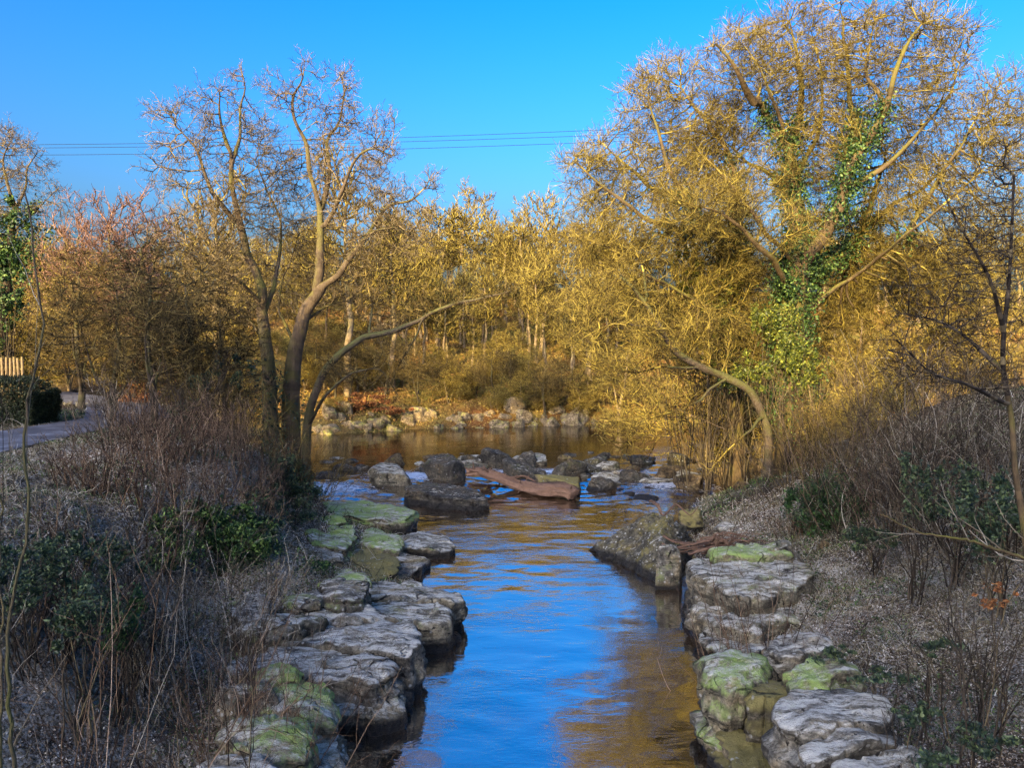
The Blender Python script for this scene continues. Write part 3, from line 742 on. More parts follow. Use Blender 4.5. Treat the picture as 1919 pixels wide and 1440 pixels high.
def leafy_spots(root_name, label, cat, spots, size, mname, n_, bark='tw_dark', stems=True, group=None, flat=.4, parts=('foliage', 'stem')):
    """foliage mass grown as several leaf clumps round real stems; spots (x,y,z,rx,ry,rz)"""
    sp_ = np.array(spots, float); base = sp_[0, :3].copy(); base[2] = hz1(base[0], base[1]) - .05
    root = empty(root_name, base); tag(root, label, cat, group)
    gs, gl = Geo(), Geo()
    for q in sp_:
        c0 = q[:3]; r_ = q[3:]
        k = int(n_ * (r_[0] * r_[1] * r_[2]) ** .6)
        nc_ = max(8, k // 110); cl = nrm(rnd(nc_, 3)) * rng.uniform(.1, 1.15, (nc_, 1)) ** .5
        cc = c0 + cl * r_
        j = rng.integers(0, len(cc), k)
        C = cc[j] + rnd(k, 3) * (.35 + 1.3 * rng.uniform(0, 1, len(cc))[j] ** 2)[:, None] * r_ * .15
        gl.add(*leaves(C, size * rng.uniform(.5, 1.4, k)))
        st = np.array([c0[0], c0[1], min(c0[2] - r_[2] * .8, hz1(c0[0], c0[1]) + .3)])
        m_ = min(len(cc), 14)
        B = np.repeat(st[None], m_, 0) + rnd(m_, 3) * .12
        Dv = cc[:m_] - B; L = np.linalg.norm(Dv, axis=1)
        Pp, Rr_ = shoots(B, Dv, L, .014 + .006 * r_.mean(), 6, .12, .04, .2)
        gs.lines(Pp, Rr_, 5)
        P2, R2 = offs(Pp, Rr_, 4, .4, .6, 3, .3, .1, .8)
        gs.lines(P2, R2, 3)
    gl.build(parts[0], M[mname], root, False, off=base); gs.build(parts[1], M[bark], root, off=base)
    return root
# ------------------------------------------------------------------ woodland prototypes and the far wood
def proto(kind, seed):
    """a tree at the origin, about 10 m tall"""
    global rng
    rng = np.random.default_rng(seed)
    if kind == 'slender':
        sk = [(np.array([(0, 0, -.5), (.1, 0, 3), (-.1, .1, 5.5), (.1, 0, 8)]), .17, .06, None)]
        bl = [(0, 0, 7.4, 1.4, 1.4, 2.5), (.7, .3, 5.2, 1.3, 1.3, 1.6), (-.7, -.3, 5.8, 1.3, 1.3, 1.8)]
        d, D, up, jit = 3, .3, .4, .25; mb, mt = 'bark_pale', 'tw_gold'
    elif kind == 'dome':
        sk = [(np.array([(0, 0, -.5), (.1, 0, 2), (0, .1, 3), (.1, 0, 4)]), .24, .16, None)]
        bl = [(0, 0, 6.4, 2.9, 2.9, 3.2), (1.6, .3, 4.6, 1.6, 1.6, 1.5), (-1.6, -.3, 4.8, 1.6, 1.6, 1.5)]
        d, D, up, jit = 3.4, .32, .25, .28; mb, mt = 'bark_pale', 'tw_moss'
    elif kind == 'beech':
        sk = [(np.array([(0, 0, -.5), (.1, 0, 2), (-.1, .1, 4), (.1, 0, 7)]), .2, .06, None)]
        bl = [(0, 0, 6, 2.2, 2.2, 3.6), (1.2, .3, 4.6, 1.4, 1.4, 2), (-1.2, -.3, 5, 1.4, 1.4, 2)]
        d, D, up, jit = 6, .28, .35, .2; mb, mt = 'bark_grey', 'tw_red'
    elif kind == 'scrub':
        sk = [(np.array([(0, 0, -.4), (.2, 0, 1.5), (.6, .1, 3.4), (.9, 0, 5)]), .12, .05, None), (np.array([(0, 0, .3), (-.5, .1, 1.9), (-.9, .2, 3.8)]), .1, .04, 0), (np.array([(0, 0, .5), (.3, -.5, 2), (.2, -.9, 4)]), .1, .04, 0)]
        bl = [(rng.uniform(-2.2, 2.2), rng.uniform(-2, 2), rng.uniform(1.6, 7.4), *rng.uniform(.7, 1.5, 3)) for _ in range(11)]
        d, D, up, jit = 6, .3, .05, .45; mb, mt = 'bark_pale', 'tw_moss'
    else:  # alder
        sk = [(np.array([(0, 0, -.4), (.1, 0, 2), (.5, .1, 4.5), (.4, 0, 7.5)]), .17, .05, None), (np.array([(.1, 0, .8), (-.7, .1, 3), (-1.2, .2, 5.8)]), .13, .05, 0), (np.array([(.1, 0, 1.2), (1.1, -.3, 3), (1.8, -.4, 5)]), .1, .04, 0)]
        bl = [(.4, 0, 7.2, 2, 2, 2.2), (-1.3, .2, 5.6, 1.8, 1.8, 2), (1.8, -.3, 5, 1.8, 1.8, 2), (.2, 0, 3.8, 2.4, 2.2, 1.5)]
        d, D, up, jit = 6, .28, .08, .5; mb, mt = 'bark_dark', 'tw_olive'
    P, par, R, kids = colonize(sk, blobs(bl, d * (1.3 if kind in ('alder', 'beech') else 2.0 if kind == 'scrub' else 1.9)), D=D, dk=.36, jit=jit, tip=.022 if kind in ('slender', 'dome') else .015, up=up, di=4)
    far = kind in ('slender', 'dome'); tr_ = .03 if far else .022 if kind == 'scrub' else .017 if kind == 'beech' else .014
    root = empty('bare_tree', (0, 0, -100))
    gt, gc = Geo(), Geo()
    main, dirs = tree_edges(gt, P, par, R, .05 if far else .035, gc)
    i = np.repeat(np.where(R < (.045 if far else .03))[0], 2)
    Pt, Rt = shoots(P[i], nrm(dirs[i] + nrm(rnd(len(i), 3)) * .9), rng.uniform(.3, .8, len(i)), tr_, 3, .35, up, .6)
    gc.lines(Pt, Rt, 3)
    P2, R2 = offs(Pt, Rt, 2, .6, .8, 2, .35, up, .9, .2, tr_ * .7, .6); gc.lines(P2, R2, 3)
    gt.build('trunk', M[mb], root); gc.build('crown', M[mt], root)
    return root
PR = {}
for i_, k_ in enumerate(['slender', 'slender', 'dome', 'dome', 'beech', 'beech', 'scrub', 'scrub', 'scrub', 'alder', 'alder']):
    PR.setdefault(k_, []).append([proto(k_, 100 + i_), False])
rng = np.random.default_rng(21)
def plant(kind, x, y, h, label, cat='tree', group=None, name=None, wide=1.0, sink=.1, i=None):
    e = PR[kind][rng.integers(len(PR[kind])) if i is None else i]
    z = hz1(x, y) - sink
    rz = rng.uniform(0, 6.28); s = h / 9.6
    if not e[1]:
        e[1] = True; o = e[0]; o.location = (x, y, z); o.rotation_euler = (0, 0, rz); o.scale = (s * wide, s * wide, s)
    else: o = copy_tree(e[0], (x, y, z), rz, s, wide)
    o['label'] = label; o['category'] = cat
    if group: o['group'] = group
    elif 'group' in o: del o['group']
    if name: o.name = name
    return o
def zone(px):
    for a, t in ((200, 'beyond the hedge'), (430, 'behind the dark alders'), (620, 'behind the tall grey trees'), (760, 'seen under the arching dark branch'),
                 (880, 'above the left boulders'), (1000, 'above the right boulders'), (1120, 'just left of the leaning tree'), (1330, 'behind the leaning tree'), (1560, 'behind the great ivy-clad tree'), (1740, 'right of the great ivy-clad tree')):
        if px < a: return t
    return 'behind the near dark tree'
def plant_px(kind, px, d, top, label, **kw):
    x = (px - CX) / F * d
    g_ = hz1(x, d)
    ztop = CAMH + (650 - top) / F * d
    return plant(kind, x, d, max(2.5, ztop - g_), label, **kw)
# trees that stand out against the sky
plant_px('dome', 890, 150, 350, 'round-topped bare tree standing highest on the far skyline', wide=.8)
plant_px('dome', 1015, 132, 362, 'broad golden tree on the far skyline left of the great crown', wide=1.0)
plant_px('slender', 825, 112, 385, 'narrow dense golden tree on the far skyline left of the round-topped one', wide=1.5)
plant_px('slender', 868, 112, 395, 'narrow dense tree touching the foot of the round-topped skyline tree', wide=1.5)
plant_px('dome', 1060, 112, 420, 'golden tree on the slope at the left edge of the great crown', wide=.9)
plant_px('dome', 965, 120, 425, 'low broad golden tree in the skyline dip between two taller crowns', wide=1.1)
for q, (a_, d_, t_) in enumerate([(720, 120, 420), (755, 128, 400), (790, 118, 385), (930, 135, 440), (1110, 125, 440), (1150, 130, 430), (690, 125, 440), (660, 118, 450), (1190, 122, 440), (1240, 128, 450), (1300, 122, 450),
                                  (1600, 118, 440), (1660, 125, 430), (1720, 118, 440), (1780, 125, 430), (1850, 118, 430), (1905, 122, 440), (1540, 124, 450), (840, 130, 430), (905, 118, 450), (990, 118, 440), (1040, 128, 430),
                                  (610, 122, 430), (560, 126, 440), (500, 120, 450), (430, 126, 440), (1410, 124, 450)]):
    plant_px(['slender', 'slender', 'dome'][q % 3], a_ + rng.normal() * 5, d_, t_, ['slender', 'slender', 'broad-crowned'][q % 3] + ' bare tree on the far ridge, ' + zone(a_), group=['slender', 'slender', 'broad-crowned'][q % 3] + ' trees on the far ridge ' + zone(a_), wide=1.25 if q % 3 < 2 else .8)
for q in range(46):
    a_ = rng.uniform(560, 1950) if q < 30 else rng.uniform(720, 1180); d_ = rng.uniform(112, 150)
    plant_px(['slender', 'slender', 'dome'][q % 3], a_, d_, rng.uniform(415, 480) - (25 if q % 3 == 0 else 0), ['slender', 'slender', 'broad-crowned'][q % 3] + ' bare tree on the far ridge, ' + zone(a_), group=['slender', 'slender', 'broad-crowned'][q % 3] + ' trees on the far ridge ' + zone(a_), wide=1.3 if q % 3 < 2 else .85)
# trunks and scrub on the sunlit far slope
for q in range(84):
    px = rng.uniform(380, 1900) if q > 50 else rng.uniform(640, 1120); d_ = rng.uniform(84, 112)
    x = (px - CX) / F * d_
    plant('slender', x, d_, rng.uniform(8, 12.5), 'slim pale-stemmed tree on the sunlit far slope, ' + zone(px), group='slim trees on the far slope ' + zone(px), wide=1.1)
for q in range(72):
    px = rng.uniform(560, 1130) if q > 52 else rng.uniform(350, 1950); d_ = rng.uniform(73, 104) if q <= 52 else rng.uniform(74, 86)
    x = (px - CX) / F * d_
    if sdist(x, d_)[0] < 1.5: continue
    hgt_ = rng.uniform(2.6, 5.5) if d_ < 82 else rng.uniform(4, 7)
    plant('scrub', x, d_, hgt_, ('low golden scrub by the water of the far bank, ' if d_ < 82 else 'golden scrubby tree up the far slope, ') + zone(px), group=('scrub by the water of the far bank, ' if d_ < 82 else 'scrub up the far slope, ') + zone(px), name='scrub_tree', wide=1.25, cat='shrub')
for q in range(13):
    px = 585 + q * 43 + rng.normal() * 10; d_ = rng.uniform(72.5, 80)
    plant('alder', (px - CX) / F * d_, d_, rng.uniform(4, 7), 'dark twiggy bush on the far bank, ' + zone(px), group='dark bushes on the far bank, ' + zone(px), name='scrub_tree', wide=1.4, cat='shrub')
for q in range(12):
    px = rng.uniform(600, 1130); d_ = np.interp((px - CX) / F * 70, [-18, -10, 0, 8], [67, 71, 73, 75])
    plant('scrub', (px - CX) / F * d_, d_, rng.uniform(1.8, 3.2), 'small golden bush overhanging the far waterline, ' + zone(px), group='bushes overhanging the far waterline, ' + zone(px), name='scrub_tree', wide=1.5, cat='shrub')
# left: red-brown crowns against the sky, darker trees before them
for q, (a_, d_, t_, k_, lb) in enumerate([
    (215, 66, 345, 'beech', 'red-brown beech crown rising highest behind the dark trees on the left'),
    (150, 68, 372, 'beech', 'red-brown beech left of the highest beech behind the dark trees'),
    (275, 64, 365, 'beech', 'red-brown beech right of the highest beech, near the tall grey tree'),
    (95, 70, 420, 'dome', 'pale bare tree between the ivy-covered left-edge tree and the beeches'),
    (345, 66, 440, 'dome', 'golden bare tree behind the trunk of the tall leftward-leaning tree'),
    (410, 60, 380, 'slender', 'thin golden tree seen through the fork of the tall left tree'),
    (650, 74, 330, 'slender', 'slim golden tree behind the right fork of the tall rapids tree'),
    (735, 78, 400, 'slender', 'slim golden tree just right of the tall rapids tree')]):
    plant_px(k_, a_, d_, t_, lb, wide=1.05)
for q, (a_, d_, t_, k_, lb) in enumerate([
    (285, 31, 430, 'alder', 'dark many-stemmed alder standing in the middle of the left bank thicket'),
    (205, 34, 470, 'alder', 'dark alder nearest the bend of the road'),
    (345, 35, 450, 'alder', 'dark alder between the left thicket and the tall grey trees'),
    (420, 37, 520, 'alder', 'low dark alder at the foot of the tall leftward-leaning tree'),
    (150, 42, 450, 'alder', 'dark alder behind the hedge corner across the road'),
    (385, 46, 560, 'scrub', 'golden scrubby tree behind the dark left-bank alders'),
    (250, 48, 560, 'scrub', 'golden scrubby tree seen past the road bend'),
    (60, 55, 520, 'scrub', 'sunlit golden tree above the pale stakes on the left'),
    (130, 58, 500, 'scrub', 'sunlit golden tree right of the pale stakes'),
    (25, 60, 470, 'scrub', 'sunlit golden tree at the left picture edge behind the hedge'),
    (190, 62, 540, 'beech', 'low rust-coloured tree beyond the road bend')]):
    plant_px(k_, a_, d_, t_, lb, wide=1.2)
for q in range(16):
    px = rng.uniform(-60, 430); d_ = rng.uniform(58, 84)
    plant('scrub', (px - CX) / F * d_, d_, rng.uniform(3, 7), 'golden scrub in the sunlit field beyond the left-bank trees', group='scrub beyond the road', name='scrub_tree', wide=1.3, cat='shrub')
for q in range(10):
    px = rng.uniform(-40, 600); d_ = rng.uniform(84, 112)
    plant('dome', (px - CX) / F * d_, d_, rng.uniform(9, 12), 'bare tree in the sunlit wood behind the left bank', group='trees behind the left bank')
# right: golden thicket behind the great tree, dark thicket before it
for q, (a_, d_, t_, k_, lb) in enumerate([
    (1600, 46, 430, 'scrub', 'golden many-stemmed tree right behind the great ivy-clad trunk'),
    (1690, 44, 450, 'scrub', 'golden many-stemmed tree between the great trunk and the dark near tree'),
    (1780, 46, 460, 'scrub', 'golden tree seen through the dark near twigs on the right'),
    (1870, 44, 480, 'scrub', 'golden tree farthest right behind the dark near twigs'),
    (1330, 47, 470, 'scrub', 'golden many-stemmed tree behind the leaning pale limb'),
    (1420, 48, 500, 'scrub', 'golden tree close behind the two-forked right tree'),
    (1160, 74, 560, 'scrub', 'golden tree on the far bank left of the leaning tree'),
    (1545, 36, 600, 'scrub', 'bright mossy tree at the right foot of the great trunk'),
    (1640, 33, 600, 'scrub', 'bright mossy tree at the top of the dark right thicket'),
    (1480, 44, 600, 'scrub', 'low golden tree close behind the great trunk')]):
    plant_px(k_, a_, d_, t_, lb, wide=1.15)

# ------------------------------------------------------------------ near trees: dark twiggy tree right, sapling left, ivy tree at left edge
rng = np.random.default_rng(5)
big_tree('bare_tree', 'near dark twiggy tree with a thin pale trunk at the right picture edge', 'tree', gz(1950, 1300, 13),
  [(.075, .03, None, [(1950, 1300, 0), (1925, 1000, 0), (1900, 850, 0), (1882, 700, 0), (1880, 600, 0), (1895, 450, 0), (1900, 330, 0)]),
   (.07, .03, 0, [(1882, 620, 0), (1850, 520, -.5), (1800, 430, -.8), (1760, 350, -1)]),
   (.07, .03, 0, [(1885, 700, 0), (1820, 640, .5), (1760, 600, 1), (1700, 590, 1.2)]),
   (.07, .03, 0, [(1890, 760, 0), (1810, 720, -1), (1740, 700, -1.5), (1680, 640, -1.7)])],
  [(1860, 400, 0, 80, 130, 1.3), (1800, 500, 0, 90, 110, 1.5), (1740, 580, .5, 90, 90, 1.3), (1900, 560, 1, 60, 120, 1.3), (1700, 680, -1, 80, 70, 1), (1820, 700, 0, 100, 80, 1.5), (1890, 300, 0, 35, 70, .8)],
  13, M['bark_gold'], M['tw_dark'], twn=1, twl=.35, D=.14, dk=.22, jit=.35, curl=.35, dens=40, tip=.006, twr=.006, sub=2, flare=1.0, upt=.12)
def stemtree(label, base, path, d, r, m, cat='sapling', name='sapling', side=7, ratio=.35, sub=3):
    pts = np.array([Pd(a, b_, d + c_) for a, b_, c_ in path]); pts = np.concatenate([[base], pts])
    sl = np.linalg.norm(np.diff(pts, axis=0), axis=1); cu = np.concatenate([[0], np.cumsum(sl)])
    tt = np.linspace(0, cu[-1], 60); q = np.stack([np.interp(tt, cu, pts[:, k]) for k in range(3)], -1)
    for _ in range(4): q[1:-1] = .5 * q[1:-1] + .25 * (q[:-2] + q[2:])
    q[1:-1] += .02 * rnd(58, 3) * .5
    Rr_ = np.linspace(r, r * .25, 60)[None]
    root = empty(name, base); tag(root, label, cat)
    g1 = Geo(); g1.lines(q[None], Rr_, 8); g1.build('trunk', m, root, off=base)
    g2 = Geo()
    Pp, R2 = offs(q[None], Rr_, side, ratio, .45, 9, .12, .06, .8, .3, .004, .3)
    g2.lines(Pp, R2, 4)
    P3, R3 = offs(Pp, R2, sub, .4, .6, 6, .12, .05, .7, .25, .0025, .4); g2.lines(P3, R3, 3)
    P4, R4 = offs(P3, R3, 3, .4, .7, 4, .12, .05, .7, .2, .002, .5); g2.lines(P4, R4, 3)
    g2.build('crown', M['tw_frost'], root, off=base)
def gb(px, py, d):
    q = Pd(px, py, d); q[2] = hz1(q[0], q[1]) - .1; return q
stemtree('slender dark sapling curving up the left picture edge', gb(30, 1400, 6.2), [(20, 1350, 0), (8, 1180, 0), (50, 1020, 0), (62, 940, 0), (36, 850, 0), (52, 740, 0), (84, 650, 0), (80, 560, 0), (58, 450, 0), (46, 360, 0)], 6.2, .026, M['bark_dark'], side=6, ratio=.2)
stemtree('brown sapling stem at the bottom left corner crossing the first sapling', gb(5, 1440, 5.6), [(2, 1430, 0), (4, 1250, 0), (0, 1100, 0), (3, 950, 0), (-20, 800, 0)], 5.6, .024, M['bark_grey'], side=8, ratio=.35)
big_tree('ivy_clad_tree', 'ivy-covered tree with bare twisted top at the left picture edge', 'tree', gz(10, 720, 52),
  [(.5, .3, None, [(5, 720, 0), (5, 600, 0), (15, 480, 0), (30, 390, 0)]), (.2, .07, 0, [(30, 390, 0), (10, 340, 0), (0, 300, 0), (20, 260, 0)]), (.18, .06, 0, [(30, 390, 0), (50, 350, 0), (45, 310, 0), (70, 280, 0)]), (.15, .05, 0, [(20, 440, 0), (70, 390, 0), (110, 350, 1)])],
  [(10, 270, 0, 70, 40, 3), (45, 320, 0, 60, 40, 3), (80, 380, 0, 45, 35, 2), (-60, 330, 0, 60, 60, 3), (-30, 420, 0, 70, 60, 3)],
  52, M['bark_grey'], M['tw_bud'], twn=3, twl=.8, D=.42, dk=.55, jit=.5, curl=.5, dens=5, tip=.016)
leafy_spots('ivy_mass', 'bright yellow-green ivy wrapped round the left-edge tree', 'ivy', [(*Pd(8, 430, 51.5), 2.2, 1.5, 2.6), (*Pd(18, 520, 51.5), 1.8, 1.3, 2.4), (*Pd(0, 600, 51.5), 1.6, 1.3, 2)], .12, 'ivy_green', 1100)

for k_ in PR:
    for e_ in PR[k_]:
        if not e_[1]:
            for c_ in list(e_[0].children): bpy.data.objects.remove(c_)
            bpy.data.objects.remove(e_[0])
# ------------------------------------------------------------------ rocks
def slab(label, outline, ztop, mname='rock', zb=-.7, name='flat_rock', tilt=(0, 0), rough=.07, under=.12, cat='rock', group=None, Mn=190, dome=.05, sub=None):
    o3 = np.array([Pz(a, b_, ztop)[:2] for a, b_ in outline])
    c = o3.mean(0)
    o3 = np.concatenate([o3, o3[:1]])
    sl = np.linalg.norm(np.diff(o3, axis=0), axis=1); cu = np.concatenate([[0], np.cumsum(sl)])
    tt = np.linspace(0, cu[-1], Mn, endpoint=False)
    q = np.stack([np.interp(tt, cu, o3[:, k]) for k in range(2)], -1)
    for _ in range(1): q = .5 * q + .25 * (np.roll(q, 1, 0) + np.roll(q, -1, 0))
    sd = rng.integers(1000)
    size = cu[-1] / 6.28
    q3 = np.concatenate([q, np.zeros((Mn, 1))], 1)
    rel = q - c
    rn = nrm(rel)
    q = q + rn * (rough * 1.6 * fbm(q3 * 1.8, 4, sd))[:, None]
    for jn in rng.integers(0, Mn, 5 if size > .8 else 3):      # open joints cut into the rim
        dj = np.abs((np.arange(Mn) - jn + Mn // 2) % Mn - Mn // 2)
        q = q - rn * (rng.uniform(.04, .16) * min(size, 1) * np.exp(-(dj / rng.uniform(1.0, 2.2)) ** 2))[:, None]
    rel = q - c
    rings, H = [], ztop - zb
    ts = [.06, .2, .36, .52, .66, .78, .87, .93, .97, 1.0]
    V = [np.array([[c[0], c[1], ztop]])]
    def zt(p):
        u = (p - c) / max(size, .3)
        r_ = np.clip(np.linalg.norm(p - c, axis=1) / max(size, .3), 0, 1.5)
        p3 = np.concatenate([p, np.zeros((len(p), 1))], 1)
        st = np.round((fbm(p3 * .8, 3, sd + 5) * 1.5 + .1 * p[:, :1].sum(1))) * .05
        return ztop + tilt[0] * (p[:, 0] - c[0]) + tilt[1] * (p[:, 1] - c[1]) - dome * r_ ** 2 + rough * .9 * fbm(p3 * 1.6, 5, sd + 3) + st * 1.3
    for t_ in ts:
        p = c + rel * t_
        z_ = zt(p)
        if t_ > .9: z_ = z_ - [.006, .022, .06][[.93, .97, 1.0].index(t_)] * min(1, H)
        V.append(np.concatenate([p, z_[:, None]], 1))
    edge = V[-1]
    ns = 24
    ledge = np.cumsum(rng.normal(size=40)) * .02
    for s_ in range(1, ns + 1):
        f = s_ / ns
        z_ = edge[:, 2] * (1 - f) + zb * f
        lay = np.floor(z_ * 3.6 + .5 * vn(np.concatenate([q, 0 * q[:, :1]], 1) * .4, sd)).astype(int)
        lo = ((_h(lay, lay * 0 + sd, lay * 0, 3)) * .8 + .1) * rough * 1.9
        p3 = np.stack([edge[:, 0], edge[:, 1], z_ * 1.5], -1)
        off = .03 * math.sin(min(f * 4, 1.57)) - under * f ** 1.5 + lo + rough * 1.5 * (.5 - np.abs(fbm(p3 * 1.5, 5, sd + 9)))
        p = edge[:, :2] + rn * off[:, None]
        V.append(np.concatenate([p, z_[:, None]], 1))
    nr = len(V) - 1
    V = np.concatenate(V)
    j = np.arange(Mn); j2 = (j + 1) % Mn
    tri = np.stack([0 * j, 1 + j, 1 + j2], -1)
    b = 1 + (np.arange(nr - 1) * Mn)[:, None]
    qd = np.stack([b + j, b + Mn + j, b + Mn + j2, b + j2], -1).reshape(-1, 4)
    last = 1 + (nr - 1) * Mn
    V = np.concatenate([V, [[c[0], c[1], zb]]]); cb = len(V) - 1
    t2 = np.stack([last + j2, last + j, 0 * j + cb], -1)
    org = np.array([c[0], c[1], zb])
    o = mesh_np(name, V - org, [np.concatenate([tri, t2]), qd], M[mname])
    o.location = org
    return tag(o, label, cat, group)
def ico(sub):
    bm = bmesh.new(); bmesh.ops.create_icosphere(bm, subdivisions=sub, radius=1)
    V = np.array([v.co[:] for v in bm.verts]); Fc = np.array([[v.index for v in f.verts] for f in bm.faces]); bm.free()
    return nrm(V), Fc
ICO5, ICO4 = ico(5), ico(4)
def boulder(label, cx_, by, wpx, hpx, d=None, mname='rock_dark', name='boulder', depth=.8, rot=0, planes=8, seed=None, cat='boulder', group=None, zbase=None, hi=True, tiltx=0, rough=.045, flat=None):
    """wpx x hpx: seen size; base at pixel row by (standing in the water or on the ground)"""
    r_ = np.random.default_rng(seed if seed is not None else rng.integers(1e6))
    z0 = 0 if zbase is None else zbase
    if d is None: q0 = Pz(cx_, by, z0)
    else: q0 = Pd(cx_, by, d); z0 = q0[2]
    dd = q0[1]; w, h = wpx * dd / F, hpx * dd / F
    dirs, Fc = ICO5 if hi else ICO4
    nrmv = nrm(r_.normal(size=(planes, 3))); dist = r_.uniform(.62, .95, planes)
    extra = np.array([(0, 0, 1), (0, 0, -1), (1, 0, .15), (-1, 0, .1), (0, 1, 0), (0, -1, .25)], float) + r_.normal(size=(6, 3)) * .33
    if flat: extra[0] = flat
    nrmv = np.concatenate([nrmv, nrm(extra)]); dist = np.concatenate([dist, r_.uniform(.7, .9, 6)])
    k = dirs @ nrmv.T
    rr = np.where(k > 1e-3, dist / np.maximum(k, 1e-3), 1e9)
    # soft minimum keeps worn edges
    rad = (np.sum(rr ** -34.0, axis=1)) ** (-1 / 34.0)
    V = dirs * np.minimum(rad, 1.3)[:, None]
    V = V / np.abs(V).max(0)
    sc = np.array([w / 2, w / 2 * depth, h * .75])
    ca, sa = math.cos(rot), math.sin(rot)
    V = V * sc
    V[:, 2] += V[:, 0] * tiltx
    V = np.stack([V[:, 0] * ca - V[:, 1] * sa, V[:, 0] * sa + V[:, 1] * ca, V[:, 2]], -1)
    sd = int(r_.integers(1000))
    V = V + nrm(V) * (rough * (w + h) * .5 * fbm(V / max(w, .3) * 5 + 3, 4, sd))[:, None] 
    V = V + nrm(V) * (rough * .5 * fbm(V * 2.5 + 9, 4, sd + 4))[:, None]
    org = np.array([q0[0], q0[1] + w / 2 * depth * .6, z0])
    V[:, 2] += h - V[:, 2].max()
    o = mesh_np(name, V, [Fc], M[mname]); o.location = org
    return tag(o, label, cat, group)
rng = np.random.default_rng(77)
M['rock_tip'] = rock_mat('dark_mottled_sandstone', base=(.17, .16, .11), dark=(.04, .038, .03), warm=(.2, .16, .07), frost=.4, moss=.5, mossc=(.15, .13, .035), lichen=1.0)
# left bank ledges, far to near
slab('mossy ledge farthest up the left bank, jutting flat over the pool', [(560, 950), (610, 937), (660, 934), (720, 942), (775, 950), (781, 958), (760, 968), (700, 972), (620, 966), (565, 972)], .75, 'rock_moss', under=.35, Mn=140)
slab('long dark slab low over the water below the farthest ledge', [(735, 1002), (762, 994), (830, 999), (852, 1016), (843, 1026), (790, 1028), (745, 1028), (728, 1018)], .42, 'rock', under=.2)
slab('mossy block between the long dark slab and the bank', [(655, 990), (700, 983), (738, 996), (758, 1012), (748, 1026), (700, 1022), (660, 1012)], .8, 'rock_moss')
slab('broken step of stone behind the mossy block on the left bank', [(560, 985), (610, 975), (660, 982), (672, 1005), (650, 1022), (580, 1020)], 1.15, 'rock_moss', rough=.1)
slab('low stone step close to the dark evergreen on the left bank', [(540, 1005), (590, 1000), (640, 1012), (640, 1040), (570, 1045)], 1.1, 'rock', rough=.1)
slab('grassy flat-topped slab sloping to the pool on the left bank', [(600, 1035), (660, 1020), (720, 1030), (748, 1048), (746, 1062), (705, 1082), (640, 1082), (595, 1062)], .62, 'rock_olive', tilt=(-.03, 0))
slab('thin pointed shelf at water level on the left bank', [(700, 1058), (750, 1043), (800, 1043), (812, 1050), (785, 1070), (745, 1086), (690, 1092)], .25, 'rock', zb=-.5)
slab('wide slab with a blunt nose reaching farthest into the river from the left', [(640, 1090), (700, 1082), (765, 1086), (830, 1096), (868, 1106), (866, 1118), (840, 1126), (770, 1120), (700, 1112), (650, 1108)], .95, 'rock', under=.3, Mn=150)
slab('square block under the blunt-nosed slab, its front face dark', [(660, 1120), (700, 1112), (765, 1120), (820, 1132), (847, 1142), (845, 1158), (800, 1166), (755, 1160), (690, 1150)], .85, 'rock', under=.1)
slab('pale lichen-spotted square block beside the green bush', [(522, 1112), (565, 1100), (600, 1104), (608, 1116), (600, 1128), (560, 1130), (525, 1124)], 1.55, 'rock_lichen', rough=.06, zb=.3)
slab('lichen-spotted mossy block right of the pale square one', [(600, 1085), (640, 1078), (686, 1088), (690, 1100), (676, 1118), (640, 1124), (606, 1116), (596, 1100)], 1.6, 'rock_lichen', rough=.06, zb=.3)
slab('small lichened block half hidden behind twigs left of the square block', [(420, 1120), (470, 1110), (510, 1118), (505, 1150), (450, 1155)], 1.7, 'rock_lichen', zb=.3)
slab('broad frosted slab, second from the front on the left shore', [(470, 1170), (540, 1158), (610, 1153), (700, 1158), (765, 1168), (793, 1186), (790, 1210), (762, 1224), (700, 1216), (620, 1204), (540, 1200), (470, 1196)], 1.15, 'rock_frost', under=.15, Mn=170)
slab('broad frosted slab with a bulging nose, in front of the second one', [(420, 1225), (500, 1203), (590, 1202), (680, 1212), (735, 1232), (746, 1252), (728, 1268), (690, 1276), (620, 1262), (540, 1250), (440, 1252)], 1.05, 'rock_frost', under=.12, Mn=170)
slab('dark lower block at the waterline under the bulging slab', [(600, 1300), (660, 1290), (720, 1288), (748, 1296), (744, 1318), (700, 1330), (630, 1328)], .5, 'rock', under=.1)
slab('small bright green patch of rock behind the front mossy rocks', [(478, 1245), (520, 1238), (565, 1250), (560, 1262), (500, 1268)], 1.35, 'rock_moss', zb=.2)
slab('rounded rock with a vivid green cap near the bottom left shore', [(455, 1290), (510, 1270), (560, 1264), (606, 1278), (624, 1298), (618, 1320), (580, 1330), (520, 1318), (460, 1312)], 1.35, 'rock_moss', dome=.16, rough=.09, zb=-.3, Mn=150)
slab('mossy rock with frosted front, lowest large one on the left shore', [(400, 1350), (450, 1325), (520, 1318), (572, 1338), (586, 1362), (570, 1392), (510, 1402), (430, 1395)], 1.5, 'rock_moss', dome=.16, rough=.09, zb=-.3, Mn=150)
slab('dark wet block beneath the green-capped rocks', [(560, 1372), (600, 1350), (640, 1365), (646, 1400), (620, 1440), (570, 1440)], .75, 'rock', rough=.1)
slab('frosty ground rock at the bottom edge left of the shore', [(330, 1420), (400, 1400), (480, 1405), (530, 1430), (500, 1480), (360, 1480)], 1.6, 'rock_frost', zb=0, dome=.12)
slab('long dark ledge at water level under the broad frosted slabs', [(560, 1262), (660, 1268), (735, 1272), (760, 1284), (752, 1300), (690, 1312), (600, 1316), (545, 1300)], .42, 'rock_dark', under=.05, rough=.1, zb=-.6)
